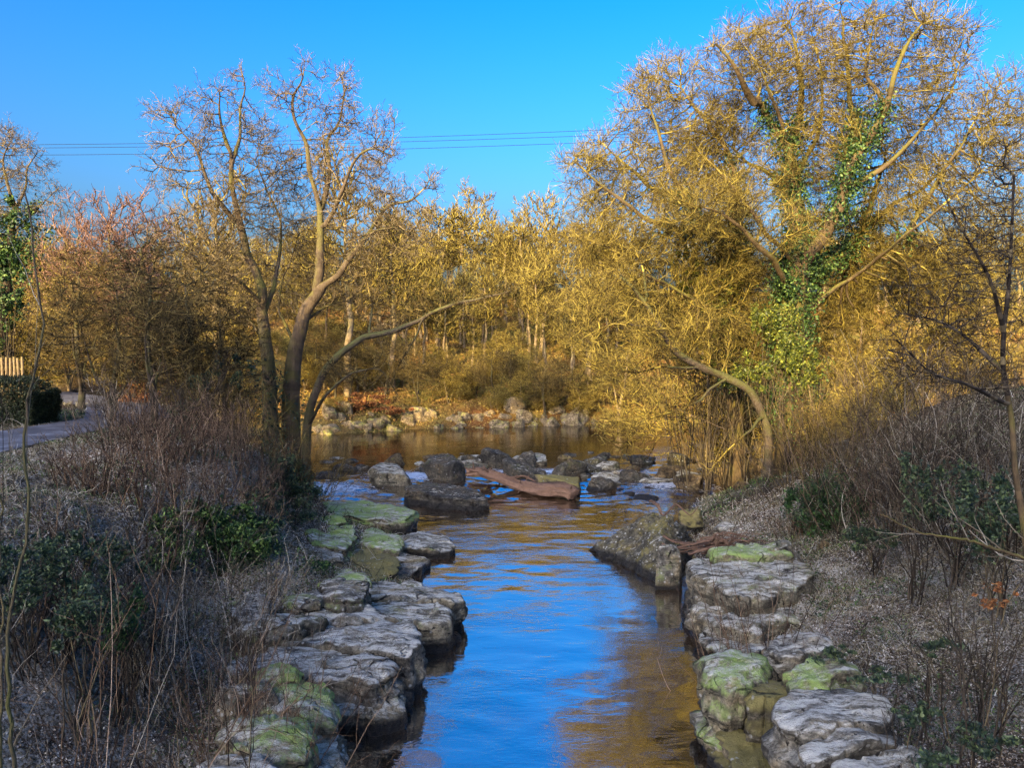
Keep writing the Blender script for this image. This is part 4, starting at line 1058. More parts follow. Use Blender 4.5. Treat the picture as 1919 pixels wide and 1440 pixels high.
slab('dark water-level ledge under the blunt-nosed slab', [(690, 1180), (760, 1176), (840, 1172), (850, 1184), (835, 1196), (790, 1200), (720, 1204)], .3, 'rock_dark', under=.05, rough=.1, zb=-.6)
slab('flat mossy step behind the blunt-nosed slab', [(560, 1078), (620, 1066), (690, 1070), (700, 1084), (650, 1094), (580, 1096)], 1.25, 'rock_moss', rough=.08)
slab('flat grey shelf left of the broad frosted slabs', [(430, 1178), (480, 1160), (545, 1150), (600, 1150), (560, 1166), (490, 1180)], 1.5, 'rock', rough=.08, zb=.2)
slab('low cracked shelf between the pale square block and the broad frosted slab', [(540, 1142), (610, 1136), (690, 1140), (740, 1150), (700, 1160), (600, 1160)], 1.25, 'rock_frost', rough=.08)
slab('thin shelf of stone beside the long dark slab', [(640, 1040), (700, 1034), (760, 1036), (800, 1040), (760, 1046), (690, 1050)], .5, 'rock', rough=.06)
slab('upper stone step tucked under the dark ivy', [(540, 965), (590, 958), (640, 962), (650, 974), (600, 980), (548, 980)], 1.35, 'rock_moss', rough=.08)
slab('narrow stone tread above the green-capped rocks', [(400, 1282), (440, 1268), (500, 1262), (510, 1280), (450, 1296)], 1.6, 'rock_lichen', rough=.08, zb=.3)
# right bank
slab('dark rim of bedded stone along the foot of the big flat slab', [(1284, 1100), (1310, 1098), (1350, 1122), (1350, 1160), (1330, 1185), (1305, 1170), (1288, 1130)], .35, 'rock_dark', rough=.1, under=.02, zb=-.6)
slab('second shelf behind the big flat slab', [(1330, 1026), (1400, 1020), (1470, 1026), (1480, 1040), (1400, 1042), (1340, 1040)], 1.6, 'rock_moss', rough=.07, zb=.3)
slab('flat frosted shelf in the slope behind the round mossy block', [(1440, 1200), (1490, 1186), (1550, 1192), (1560, 1216), (1500, 1226), (1446, 1222)], 1.75, 'rock_frost', rough=.08, zb=.4)
slab('dark lower ledge beneath the round mossy block', [(1318, 1290), (1350, 1284), (1400, 1300), (1420, 1330), (1380, 1345), (1335, 1330)], .7, 'rock_dark', rough=.1, under=.05)
slab('big flat frosted slab at the head of the right shore', [(1284, 1052), (1320, 1040), (1380, 1038), (1450, 1040), (1510, 1052), (1530, 1078), (1490, 1100), (1440, 1112), (1395, 1118), (1350, 1102), (1300, 1082)], 1.35, 'rock', under=.25, Mn=170)
slab('broken face of stone blocks below the big flat slab', [(1300, 1110), (1350, 1118), (1420, 1130), (1470, 1120), (1480, 1160), (1420, 1180), (1350, 1165), (1305, 1140)], .8, 'rock', rough=.12, Mn=140)
slab('dark low ledge between the big flat slab and the round mossy block', [(1312, 1170), (1370, 1165), (1440, 1180), (1450, 1225), (1380, 1235), (1320, 1210)], .45, 'rock', rough=.12)
slab('round-shouldered green-capped block on the right shore', [(1318, 1232), (1345, 1216), (1400, 1212), (1440, 1222), (1445, 1248), (1410, 1272), (1370, 1280), (1335, 1268)], 1.65, 'rock_moss', dome=.15, rough=.08, Mn=150)
slab('small squared block wedged between two larger ones on the right shore', [(1408, 1284), (1440, 1274), (1475, 1280), (1480, 1306), (1445, 1316), (1412, 1308)], 1.45, 'rock_olive', zb=-.4)
slab('largest frosted block on the right shore', [(1448, 1318), (1475, 1292), (1530, 1280), (1600, 1284), (1660, 1308), (1678, 1338), (1640, 1362), (1570, 1372), (1500, 1374), (1462, 1352)], 1.85, 'rock_frost', dome=.1, rough=.08, Mn=170, under=.1)
slab('frosted slab tucked in front of the largest frosted block', [(1500, 1400), (1545, 1378), (1610, 1366), (1680, 1368), (1690, 1386), (1620, 1402), (1560, 1418), (1515, 1424)], 1.75, 'rock_frost', dome=.08, Mn=150)
slab('frosted slab running off the bottom edge on the right', [(1530, 1450), (1580, 1420), (1650, 1400), (1715, 1400), (1742, 1422), (1730, 1470), (1640, 1500), (1540, 1500)], 1.75, 'rock_frost', dome=.08, Mn=150)
slab('dark mossy ledge sloping into the water at the lower right', [(1335, 1340), (1370, 1330), (1430, 1350), (1490, 1390), (1520, 1450), (1480, 1520), (1390, 1500), (1350, 1400)], .55, 'rock_olive', rough=.09, Mn=150)
slab('ivy-edged stone step in the frosty right slope', [(1490, 1250), (1540, 1236), (1600, 1240), (1605, 1262), (1540, 1272), (1495, 1270)], 1.9, 'rock_moss', zb=.5)
boulder('pale sunlit rock behind the right end of the flat slab', 1470, 1058, 90, 38, mname='rock_lichen', zbase=1.25, depth=.7, seed=4)
# the two standing rocks at the right side of the pool
def hull(label, pts, mname, name='boulder', cat='boulder', rough=.06, sub=5):
    pts = np.array(pts, float); c = pts.mean(0)
    bm = bmesh.new()
    for p in pts - c: bm.verts.new(p)
    bmesh.ops.convex_hull(bm, input=list(bm.verts)); 
    bm.faces.ensure_lookup_table()
    N_, D_ = [], []
    for f in bm.faces:
        f.normal_update(); n_ = np.array(f.normal[:]); v0 = np.array(f.verts[0].co[:]); dd = n_ @ v0
        if dd < 0: n_, dd = -n_, -dd
        N_.append(n_); D_.append(max(dd, .02))
    bm.free()
    dirs, Fc = ico(sub) if sub > 5 else ICO5
    k = dirs @ np.array(N_).T
    rr = np.where(k > 1e-3, np.array(D_) / np.maximum(k, 1e-3), 1e9)
    rad = (np.sum(rr ** -22.0, axis=1)) ** (-1 / 22.0)
    V = dirs * rad[:, None]
    sd = int(rng.integers(1000))
    V = V + nrm(V) * (rough * fbm(V * 1.6 + 5, 5, sd))[:, None] + nrm(V) * (rough * .4 * fbm(V * 6 + 5, 3, sd + 1))[:, None]
    o = mesh_np(name, V, [Fc], M[mname]); o.location = c
    return tag(o, label, cat)
d0 = 26.5
hull('big pointed boulder with mossy left flank at the right side of the pool',
     [Pz(1100, 1032, 0), Pz(1150, 1060, -.1), Pz(1245, 1112, -.1), Pz(1290, 1060, 0), Pd(1222, 967, 27.5), Pd(1248, 970, 27.3), Pd(1262, 1000, 26.8), Pz(1130, 1020, -.2), Pz(1300, 1030, 0), Pd(1180, 985, 28), Pd(1290, 990, 29), Pz(1200, 1000, -.6), Pd(1240, 1100, 24.3) ], 'rock_tip', rough=.2, sub=6)
hull('upright pale lichen-covered block leaning on the pointed boulder',
     [Pd(1227, 1108, 24), Pd(1274, 1106, 24), Pd(1232, 1024, 24.2), Pd(1262, 1018, 24.3), Pd(1277, 1040, 24.2), Pd(1280, 1112, 25.2), Pd(1232, 1112, 25.2), Pd(1240, 1022, 25), Pd(1272, 1030, 25), Pz(1228, 1125, -.5), Pz(1276, 1125, -.5)], 'rock_lichen', rough=.05)
# the dam of boulders across the rapids
for q, (lb, cx_, by, w_, h_, mn, dp, rt, tx) in enumerate([
    ('flat-topped pyramid slab at the left end of the boulder dam', 732, 922, 100, 48, 'rock', .9, .3, .0),
    ('square block catching orange light behind the left slab of the dam', 735, 882, 50, 30, 'rock_warm', .8, .2, .05),
    ('tall dark boulder left of the drift log', 838, 912, 92, 58, 'rock_dark', .9, -.3, .05),
    ('pale flat stone catching sun behind the tall dark boulder', 815, 867, 60, 13, 'rock_warm', .8, 0, 0),
    ('round dark boulder at the top of the dam', 934, 884, 66, 42, 'rock_dark', .9, .4, 0),
    ('flat-topped dark block right of the round top boulder', 990, 882, 62, 34, 'rock_dark', .9, 0, -.05),
    ('sloping dark boulder behind the middle of the drift log', 985, 905, 90, 44, 'rock_dark', .8, -.2, -.1),
    ('moss-topped peaked boulder at the right of the dam', 1066, 902, 74, 42, 'rock_dark', .8, .3, 0),
    ('mottled low boulder touching the right end of the drift log', 1052, 928, 104, 34, 'rock_olive', .8, -.25, -.08),
    ('squared block standing apart right of the dam', 1138, 890, 64, 24, 'rock', .7, 0, 0),
    ('flat stone far back right of the dam', 1120, 870, 46, 14, 'rock_dark', .8, 0, 0),
    ('small peaked stone in the rapids at the back of the dam', 1108, 856, 14, 9, 'rock_dark', .8, 0, 0),
    ('flat dark stone at the back of the dam beside the small peaked stone', 1065, 862, 34, 12, 'rock_dark', .8, 0, 0),
    ('small pale stone between the warm block and the pale flat stone', 785, 878, 30, 12, 'rock', .8, 0, 0),
    ('low warm stone right of the squared block near the shore', 1190, 892, 40, 18, 'rock_warm', .8, 0, 0),
    ('low dark rock under the overhanging left-bank twigs', 640, 890, 60, 20, 'rock_dark', .8, 0, 0),
    ('flat wet rock nearest the left shore of the rapids', 615, 903, 70, 16, 'rock_dark', .8, 0, 0),
    ('flat dark rock left of the warm square block', 682, 888, 44, 16, 'rock_dark', .8, 0, 0),
    ('thin flat stone behind the tall dark boulder', 880, 868, 54, 14, 'rock', .8, 0, 0),
    ('small stone behind the round top boulder', 860, 858, 24, 8, 'rock_warm', .8, 0, 0),
    ('flat wet stone in the shallow right rapids', 1150, 912, 60, 9, 'rock_dark', .8, 0, 0),
    ('dark stone in the foam of the right rapids', 1250, 905, 50, 15, 'rock_dark', .8, 0, 0),
    ('low stone just below the foam of the right rapids', 1215, 940, 60, 10, 'rock_dark', .8, 0, 0),
    ('broad flat ledge stone right of the dam, nearest the right shore', 1225, 915, 90, 16, 'rock', .9, .1, 0),
    ('warm flat ledge stone right of the squared block', 1262, 893, 70, 18, 'rock_warm', .9, -.1, 0),
    ('dark wedge stone just right of the moss-topped peaked boulder', 1128, 908, 48, 22, 'rock_dark', .9, .3, .08),
    ('dark flat block between the squared block and the flat ledge stone', 1182, 905, 60, 20, 'rock_dark', .9, -.2, 0),
    ('dark flat block far back near the right shore', 1210, 872, 56, 16, 'rock_dark', .9, 0, 0),
    ('small dark stone in the middle of the left rapids', 662, 912, 22, 8, 'rock_dark', .8, 0, 0)]):
    boulder(lb, cx_, by, w_, h_, mname=mn, depth=dp, rot=rt, tiltx=tx, seed=300 + q, zbase=.1 if by < 905 else -.05, hi=w_ > 40)
slab('long dark wedge-shaped slab at the front of the boulder dam', [(760, 908), (800, 902), (850, 908), (905, 920), (912, 927), (880, 930), (820, 924), (770, 918)], .75, 'rock_dark', zb=-.6, rough=.08, tilt=(-.03, .04), under=-.1)
for q in range(60):
    cx_ = rng.uniform(600, 1260) if q < 34 else rng.uniform(1080, 1330); by = rng.uniform(858, 936)
    if 880 < cx_ < 1075 and by > 900: continue
    if 700 < cx_ < 1000 and by < 905 and q % 2: continue
    boulder('small flat stone breaking the water of the rapids', cx_, by, rng.uniform(14, 44), rng.uniform(5, 12), mname=['rock_dark', 'rock', 'rock_warm', 'rock_dark'][q % 4], depth=.9, rot=rng.uniform(-.6, .6), seed=500 + q,
            zbase=.2 if by < 905 else -.02, hi=False, group='small stones in the rapids', name='river_stone', cat='stone')
for q in range(20):
    cx_ = rng.uniform(690, 1110) if q < 9 else rng.uniform(1090, 1300); by = rng.uniform(872, 900) if q < 9 else rng.uniform(872, 925)
    boulder('dark tilted slab wedged in the boulder dam, ' + ('its main part' if q < 9 else 'its end towards the right shore'), cx_, by, rng.uniform(38, 76), rng.uniform(12, 26), mname=['rock_dark', 'rock', 'rock_dark', 'rock_tip'][q % 4], depth=.9,
            rot=rng.uniform(-.7, .7), seed=640 + q, planes=6, tiltx=rng.uniform(-.22, .22), zbase=.15, rough=.06, group='tilted slabs of the dam, ' + ('main part' if q < 9 else 'right end'), name='river_rock', cat='rock')
# drift log
def log(label, a, b_, r0, r1, mname, name='drift_log', cat='log', stubs=3, wob=.2, k=14, seg=50):
    t_ = np.linspace(0, 1, seg)[:, None]
    P = a * (1 - t_) + b_ * t_ + wob * np.stack([vn(np.concatenate([t_ * 5, t_ * 0, t_ * 0 + q_], 1) + a, q_) for q_ in range(3)], -1) * np.array([.4, .6, .5])
    R = (r0 * (1 - t_) + r1 * t_)[:, 0]
    V, Q = ring_mesh(P[None], R[None], k)
    Vs = V.reshape(seg, k, 3); cc = P[:, None]
    dv = Vs - cc
    ang = np.arange(k) * 2 * math.pi / k
    nz = np.stack([np.broadcast_to(t_ * 4, (seg, k)), np.broadcast_to(np.cos(ang) * 4, (seg, k)), np.broadcast_to(np.sin(ang) * 4, (seg, k))], -1)
    Vs = cc + dv * (1 + .55 * fbm(nz + a.sum(), 5, 6))[..., None] * np.array([1, 1, .75])
    g_ = Geo(); org = a
    g_.add(np.concatenate([Vs.reshape(-1, 3), [P[0], P[-1]]]), Q)
    j = np.arange(k); g_.Q.setdefault(3, []).append(np.concatenate([np.stack([(j + 1) % k, j, 0 * j + seg * k], -1), np.stack([(seg - 1) * k + j, (seg - 1) * k + (j + 1) % k, 0 * j + seg * k + 1], -1)]) + 0)
    if stubs:
        i = rng.integers(3, seg - 3, stubs); D_ = nrm(rnd(stubs, 3) + np.array([0, 0, .7]))
        g_.lines(*shoots(P[i], D_, rng.uniform(.4, 1.0, stubs) * (r0 * 3), r0 * .3, 6, .2, 0, .4), 6)
    o = g_.build(name, M[mname], off=org); o.location = org
    return tag(o, label, cat)
M['log'] = bark_mat('weathered_red_wood', (.05, .034, .023), (.22, .135, .09), None, sc=6)
log('splintered thinner limb lying against the back of the drift log', Pd(900, 890, 42.6), Pd(1010, 898, 41.5), .16, .06, 'log', name='driftwood', cat='driftwood', wob=.7, seg=50, k=14, stubs=8)
log('long red-brown drift log lying across the front of the boulder dam', Pd(872, 885, 42.5), Pd(1076, 930, 38.6), .26, .42, 'log', wob=1.0, seg=110, k=30, stubs=12)
# ------------------------------------------------------------------ far bank stones, brush pile, shrubs, hedge, stakes, wires, ground cover
rng = np.random.default_rng(41)
M['rock_sun'] = rock_mat('sunlit_warm_sandstone', base=(.5, .38, .2), dark=(.14, .10, .05), warm=(.6, .46, .26), frost=.1, moss=.5, mossc=(.3, .28, .05), lichen=.1)  # brighter copy of the warm stone, sunlight put into its colours
px_ = 600; q = 0
while px_ < 1130:
    for row in range(4):
        x_ = (px_ + rng.normal() * 13 - CX) / F * 69
        y_ = 61.5 + row * 1.0 + rng.normal() * .5 + np.interp(x_, [-18, -10, -9, 0, 6, 12], [2.5, 4, 6, 8, 9.5, 10])
        w_ = rng.uniform(9, 46) * (1 if row else .8); h_ = w_ * rng.uniform(.35, .8)
        z_ = hz1(x_, y_) - .1
        pq = np.array([x_, y_, z_]); 
        py_ = 650 + (CAMH - z_) / y_ * F
        boulder('weathered sandstone block on the far bank, ' + zone(px_), CX + x_ / y_ * F, py_, w_, h_, d=y_, mname='rock_sun', name='rock_block', cat='rock', group='stones of the far bank, ' + zone(px_),
                seed=900 + q, hi=False, rot=rng.uniform(-.5, .5), depth=.8)
        q += 1
    px_ += 27
# sunlit sandstone ledges at the right shore below the leaning tree
for q, (lb, cx_, by, w_, h_) in enumerate([
    ('sunlit orange ledge stone nearest the rapids on the right shore', 1250, 905, 60, 24), ('sunlit orange ledge stone beneath the leaning tree', 1300, 925, 74, 34), ('sunlit orange stone right of the ledge beneath the leaning tree', 1362, 912, 58, 36),
    ('rounded orange rock against the bank behind the pale limb', 1408, 895, 50, 34), ('cracked orange rock face left of the dark evergreen bush', 1398, 945, 60, 40), ('small sunlit stone standing on the bank left of the evergreen bush', 1470, 940, 20, 26),
    ('small brown stone half buried in front of the evergreen bush', 1450, 965, 16, 22), ('squared tan stone in the frosty slope', 1552, 1040, 34, 26), ('low mossy rock behind the brush pile', 1300, 985, 50, 28), ('frosted flat rock behind the brush pile', 1365, 1000, 60, 14)]):
    x_, d_ = (cx_ - CX), CAMH * F / (by - 650) * .86
    d_ = {0: 43, 1: 40, 2: 41, 3: 42, 4: 36, 5: 35, 6: 31, 7: 25, 8: 31, 9: 29}[q]
    boulder(lb, cx_, by, w_, h_, d=d_, mname='rock_warm' if q not in (8, 9) else ('rock_olive' if q == 8 else 'rock_frost'), name='rock_block', cat='rock', seed=1200 + q, depth=.9)
# brush pile of driftwood
for q in range(22):
    a0 = Pd(rng.uniform(1235, 1330), rng.uniform(1005, 1030), rng.uniform(25.5, 27)); b0 = Pd(rng.uniform(1350, 1440), rng.uniform(1008, 1036), rng.uniform(24.8, 26.5))
    if q == 0: a0, b0 = Pd(1290, 1028, 24.6), Pd(1405, 1036, 24.2)
    if q == 1: a0, b0 = Pd(1215, 952, 31), Pd(1300, 962, 29)
    lg = log({0: 'straight pale log at the front of the driftwood pile', 1: 'short bleached log lying behind the pointed boulder'}.get(q, 'tangled red-brown driftwood branch heaped on the right ledge'), a0, b0,
        [.06, .075, .035, .03, .045][q % 5], .015, 'log', name='driftwood', cat='driftwood', stubs=4, wob=.7, k=8, seg=24)
    if q > 1: lg['group'] = 'driftwood heaped on the right ledge'


def bush(label, px, d, top, wpx, n_, m_, name='shrub', cat='shrub', sub1=6, sub2=3, r=.012, lean=(0, 0), curl=.1, up=.06, spread=.7, group=None, leafm=None, leafn=0, leafs=.03, dpt=.6, zoff=0):
    n_ = n_ if n_ <= 12 else int(n_ * .42); r = r * 1.2
    x = (px - CX) / F * d; g0 = hz1(x, d); base = np.array([x, d, g0 - .05 + zoff])
    h = max(.5, CAMH + (650 - top) / F * d - g0 - zoff); w = wpx / F * d / 2
    B = np.stack([x + rnd(n_) * w * .45, d + rnd(n_) * w * .45 * dpt, np.zeros(n_)], -1); B[:, 2] = hz(B[:, 0], B[:, 1]) - .05 + zoff
    D = np.stack([(B[:, 0] - x) / w * spread + rnd(n_) * .22 + lean[0], (B[:, 1] - d) / w * spread + rnd(n_) * .22 + lean[1], np.ones(n_)], -1)
    Pp, Rr_ = shoots(B, D, h * rng.uniform(.55, 1.1, n_), r * rng.uniform(.6, 1.3, n_), 8, curl, up, .3)
    g_ = Geo(); g_.lines(Pp, Rr_, 5)
    root = empty(name, base); tag(root, label, cat, group)
    g_.build('stem', m_, root, off=base)
    g_ = Geo()
    P2, R2 = offs(Pp, Rr_, sub1, .42, .6, 5, curl * 1.3, up, .75, .2, r * .42, .4); g_.lines(P2, R2, 3)
    if sub2: 
        P3, R3 = offs(P2, R2, sub2, .45, .7, 3, curl * 1.5, up, .8, .2, r * .34, .5); g_.lines(P3, R3, 3)
    g_.build('twigs', m_, root, off=base)
    if leafm:
        i = rng.integers(0, len(P2), leafn); j = rng.integers(1, P2.shape[1], leafn)
        g_ = Geo(); g_.add(*leaves(P2[i, j] + rnd(leafn, 3) * .03, leafs)); g_.build('foliage', M[leafm], root, False, off=base)
    return root
# left bank, brown and reddish thickets
bush('reddish twiggy shrub at the frosty plateau edge on the left', 165, 19, 830, 150, 60, M['tw_stem'], r=.012)
bush('tall brown twiggy shrub beside the road verge', 290, 23, 740, 150, 80, M['tw_stem'], r=.012)
bush('brown twiggy shrub in the middle of the left thicket', 330, 24, 760, 170, 90, M['tw_brown'], r=.012)
bush('brown twiggy shrub right in the left thicket, over the ivy', 430, 26, 790, 160, 90, M['tw_brown'], r=.012)
bush('fine brown shrub at the foot of the tall grey trees', 500, 33, 780, 130, 80, M['tw_brown'], r=.013)
bush('thicket of grey upright stems below the dark alders', 230, 27, 700, 90, 60, M['tw_frost'], r=.018, spread=.3)
bush('arching golden-brown shrub overhanging the left rapids', 585, 38, 790, 90, 60, M['tw_olive'], r=.014, lean=(.3, 0))
bush('thin pink-stemmed shrub in the frosty grass at the left edge', 60, 13.5, 880, 130, 40, M['tw_stem'], r=.008)
bush('low orange-brown shrub above the ivy on the left bank', 470, 25, 900, 90, 70, M['tw_stem'], r=.01, spread=.8)
# near twiggy shrubs in front of the left bank
bush('wide shrub of dark fanned stems in the middle of the lower left', 370, 14.5, 1010, 270, 110, M['tw_frost'], r=.011, curl=.11, sub1=7, sub2=4)
bush('shrub of fine upright stems before the green bank ivy', 250, 15.5, 960, 210, 70, M['tw_frost'], r=.01, curl=.1)
bush('dark bush of leaning stems beside the frosted slabs', 450, 12.5, 1120, 200, 80, M['tw_stem'], r=.009, lean=(.25, 0))
bush('near dark stems rising from the bottom edge left of the shore', 400, 9.6, 1230, 150, 9, M['tw_dark'], r=.016, sub1=6, sub2=3, curl=.08)
bush('near bare stems at the bottom left corner', 120, 8.6, 1060, 260, 12, M['tw_stem'], r=.011, lean=(.3, 0), sub1=6, sub2=3)
bush('low bramble tangle on the frosty ground at the bottom left', 250, 10.5, 1290, 260, 60, M['tw_frost'], r=.005, curl=.3, up=-.12, spread=1.1)
# right bank
bush('upright red-stemmed shrub growing from the right shore blocks', 1440, 15.5, 1050, 120, 46, M['tw_stem'], r=.010, spread=.5, sub1=5, sub2=2)
bush('fine grey shrub low against the right shore blocks', 1365, 17, 1140, 80, 24, M['tw_stem'], r=.007, lean=(-.2, 0))
for q, (a_, d_, t_, w_, n_, mm, lb) in enumerate([
    (1640, 26, 660, 170, 110, 'tw_brown', 'grey-brown thicket above the dark evergreen bush'), (1730, 24, 640, 170, 120, 'tw_frost', 'grey thicket right of the evergreen bush, its tips in the gold light'),
    (1810, 21, 640, 170, 110, 'tw_dark', 'dark thicket behind the thin pale trunk'), (1890, 19, 660, 150, 100, 'tw_frost', 'grey thicket at the right picture edge'),
    (1560, 30, 700, 130, 100, 'tw_olive', 'olive thicket at the right foot of the great trunk'), (1500, 33, 760, 110, 90, 'tw_olive', 'olive shrub between the great trunk and the evergreen bush'),
    (1600, 25, 860, 140, 50, 'tw_frost', 'bare grey shrub in front of the evergreen bush'), (1700, 24, 820, 170, 80, 'tw_brown', 'bare brown shrub at the top of the frosty slope'),
    (1510, 27, 960, 90, 60, 'tw_stem', 'rusty low shrub beside the pale sunlit rock'), (1800, 22, 800, 150, 50, 'tw_dark', 'dark bare shrub right of the frosty slope'),
    (1890, 19, 850, 140, 40, 'tw_stem', 'brown bare shrub low at the right picture edge')]):
    bush(lb, a_, d_, t_, w_, n_, M[mm], r=.013, sub1=7, sub2=4, curl=.14)
for q, (a_, d_, t_, lb) in enumerate([(1700, 10.5, 1160, 'thin dark sapling leaning left at the lower right'), (1850, 10.2, 1140, 'thin dark sapling rising at the lower right near the edge'), (1790, 11.2, 1100, 'thin dark sapling between the two lower right saplings')]):
    bush(lb, a_, d_, t_, 30, 1, M['tw_dark'], r=.016, sub1=9, sub2=3, name='sapling', cat='sapling', spread=.2)
# arching yellowish boughs of a near tree on the right
def bough(label, pts, d, r):
    base = Pd(*pts[0][:2], d); stemtree(label, base, [(a, b_, c_) for a, b_, c_ in pts[1:]], d, r, M['bark_pale'], 'branch', 'branch', side=7, ratio=.3)
stemtree('leaning thin tree with arching yellow-green boughs at the right edge', gb(2050, 1300, 13), [(2050, 1180, 0), (1990, 1080, 0), (1900, 1040, 0), (1800, 1010, -.5), (1720, 1000, -.7), (1650, 965, -1)], 13, .05, M['bark_gold'], side=14, ratio=.3)

# evergreen and ivy masses
def hspot(px, py, rx, ry, rz, up=.5):
    q = hit(px, py); return (q[0], q[1], q[2] + rz * up, rx, ry, rz)
def hbush(label, px, py, h, w, n_, m_, **kw):
    q = hit(px, py); top = 650 + (CAMH - (q[2] + h)) / q[1] * F
    return bush(label, CX + q[0] / q[1] * F, q[1], top, w / q[1] * F, n_, m_, **kw)
for q, (a_, b_, h_, w_, n_, mm, lb) in enumerate([
    (160, 920, .9, 1.6, 50, 'tw_stem', 'reddish shrub on the frosty verge, nearest the road'), (250, 880, 2.6, 2.6, 80, 'tw_brown', 'brown shrub below the dark alders, left one'), (360, 880, 2.4, 2.6, 80, 'tw_stem', 'reddish shrub below the dark alders, middle one'),
    (460, 880, 2.4, 2.6, 80, 'tw_brown', 'brown shrub left of the tall grey trunks'), (540, 900, 2.2, 2.2, 70, 'tw_olive', 'olive shrub right below the tall grey trunks'), (250, 960, 1.8, 2.0, 60, 'tw_stem', 'reddish shrub above the dark hanging ivy'),
    (350, 960, 1.8, 2.2, 70, 'tw_stem', 'reddish-brown shrub over the middle of the green bank ivy'), (450, 950, 1.7, 2.2, 70, 'tw_brown', 'brown shrub over the right end of the bank ivy'), (530, 960, 1.5, 1.8, 60, 'tw_dark', 'dark twiggy shrub over the farthest mossy ledge'),
    (330, 820, 3.2, 3, 80, 'tw_dark', 'dark tall shrub filling the gap between the alders'), (420, 830, 3.2, 3, 80, 'tw_olive', 'olive tall shrub between the alders and the grey trees')]):
    hbush(lb, a_, b_, h_, w_, n_, M[mm], r=.013, sub1=7, sub2=4, curl=.14)
leafy_spots('ivy_mass', 'dark ivy blanket over the bank between the trees and the ledges', 'ivy', [hspot(470, 1030, .8, .7, .5), hspot(430, 1060, .8, .6, .4), hspot(520, 900, 1.0, .9, .7), hspot(560, 930, .8, .8, .6), hspot(540, 980, .9, .7, .6), hspot(490, 950, .9, .8, .5), hspot(575, 880, .8, .8, .8), hspot(500, 1010, .7, .6, .4)], .055, 'ivy', 3800)
def spot(px, py, d, rx, ry, rz): return (*Pd(px, py, d), rx, ry, rz)
leafy_spots('evergreen_bush', 'rounded dark evergreen bush on the right bank', 'bush', [spot(1545, 950, 27, 1.25, 1.0, 1.15), spot(1590, 965, 26.6, .9, .8, .8)], .06, 'evergreen', 9000)
leafy_spots('ivy_mass', 'ivy mass climbing the bank above the left rapids', 'ivy', [spot(545, 910, 31, 1.1, .9, 1.3), spot(520, 960, 29.5, 1.2, .9, 1.0), spot(500, 870, 33, 1.2, 1, 1.0), spot(455, 880, 31, 1.3, 1, .9)], .06, 'ivy', 5000)
leafy_spots('evergreen_bush', 'green bush spilling over the ledge by the lichen-spotted blocks', 'bush', [spot(560, 1075, 21.3, .85, .7, .5), spot(500, 1060, 21.6, .9, .7, .6), spot(470, 1090, 20.5, .7, .6, .4)], .045, 'ivy_green', 9500)
leafy_spots('ivy_mass', 'green ivy on the bank in the middle of the left thicket', 'ivy', [spot(370, 985, 20, 1.0, .8, .7), spot(440, 1000, 20.5, 1.0, .8, .7), spot(310, 1010, 18.5, .8, .7, .7), spot(400, 945, 22, 1.1, .8, .4), spot(460, 1010, 20, .8, .6, .6)], .05, 'ivy_green', 6000)
leafy_spots('ivy_mass', 'dark ivy hanging down the plateau edge at the left', 'ivy', [spot(40, 1080, 12.6, .8, .6, .6), spot(120, 1060, 13.3, .7, .6, .6), spot(150, 1160, 12.2, .6, .5, .6), spot(220, 1070, 14.6, .6, .5, .6)], .04, 'ivy', 6000)
leafy_spots('moss_clump', 'yellow-green mossy clump beneath the dark hanging ivy', 'moss', [spot(225, 1190, 13, .28, .3, .5), spot(250, 1140, 13.6, .25, .3, .4)], .03, 'evergreen', 14000)
leafy_spots('ivy_mass', 'ivy round the stems behind the frosty right slope', 'ivy', [spot(1715, 930, 18, .35, .35, 1.1), spot(1870, 960, 15.5, .7, .5, .9), spot(1790, 930, 18, .8, .5, .7), spot(1640, 1010, 21, .9, .5, .4)], .05, 'ivy', 5000)
leafy_spots('ivy_mass', 'low ivy patch creeping over the lower right slope', 'ivy', [spot(1655, 1270, 12.6, .5, .4, .14), spot(1760, 1215, 12.4, .5, .3, .16), spot(1560, 1225, 14, .5, .3, .12), spot(1700, 1330, 11.2, .4, .3, .16), spot(1830, 1390, 9.8, .6, .4, .2), spot(1780, 1440, 9.4, .5, .4, .2)], .04, 'ivy', 5000)
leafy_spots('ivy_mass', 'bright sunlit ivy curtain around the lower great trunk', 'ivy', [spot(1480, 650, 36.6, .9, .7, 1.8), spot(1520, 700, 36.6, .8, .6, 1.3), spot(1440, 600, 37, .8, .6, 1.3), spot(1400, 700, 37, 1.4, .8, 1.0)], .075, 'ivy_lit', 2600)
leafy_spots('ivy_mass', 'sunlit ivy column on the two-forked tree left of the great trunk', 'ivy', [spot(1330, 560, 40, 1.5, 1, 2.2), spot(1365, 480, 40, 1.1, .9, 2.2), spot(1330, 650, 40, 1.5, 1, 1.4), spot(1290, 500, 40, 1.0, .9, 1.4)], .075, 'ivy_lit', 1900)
leafy_spots('ivy_mass', 'loose ivy among the stems of the dark left-bank alders', 'ivy', [spot(340, 770, 31, .8, .8, .7), spot(440, 690, 34, .8, .8, 1.2), spot(375, 720, 32, .6, .8, .8)], .07, 'ivy', 1300)
leafy_spots('bracken_patch', 'rust-coloured bracken above the far left bank', 'bracken', [spot(690, 745, 70, 2.6, 1.5, .8), spot(740, 770, 69, 2.0, 1, .6), spot(640, 760, 69, 2, 1, .6)], .12, 'russet', 800)
leafy_spots('beech_bush', 'russet-leaved young beech beyond the left-bank alders', 'bush', [spot(290, 690, 46, 1.0, 1, 1.6), spot(270, 740, 46, 1.4, 1, 1.0)], .09, 'russet', 1800)
leafy_spots('beech_bush', 'russet-leaved twigs low at the right picture edge', 'bush', [spot(1880, 1115, 12, .35, .3, .15), spot(1840, 1130, 12, .25, .3, .1)], .035, 'russet', 2500)
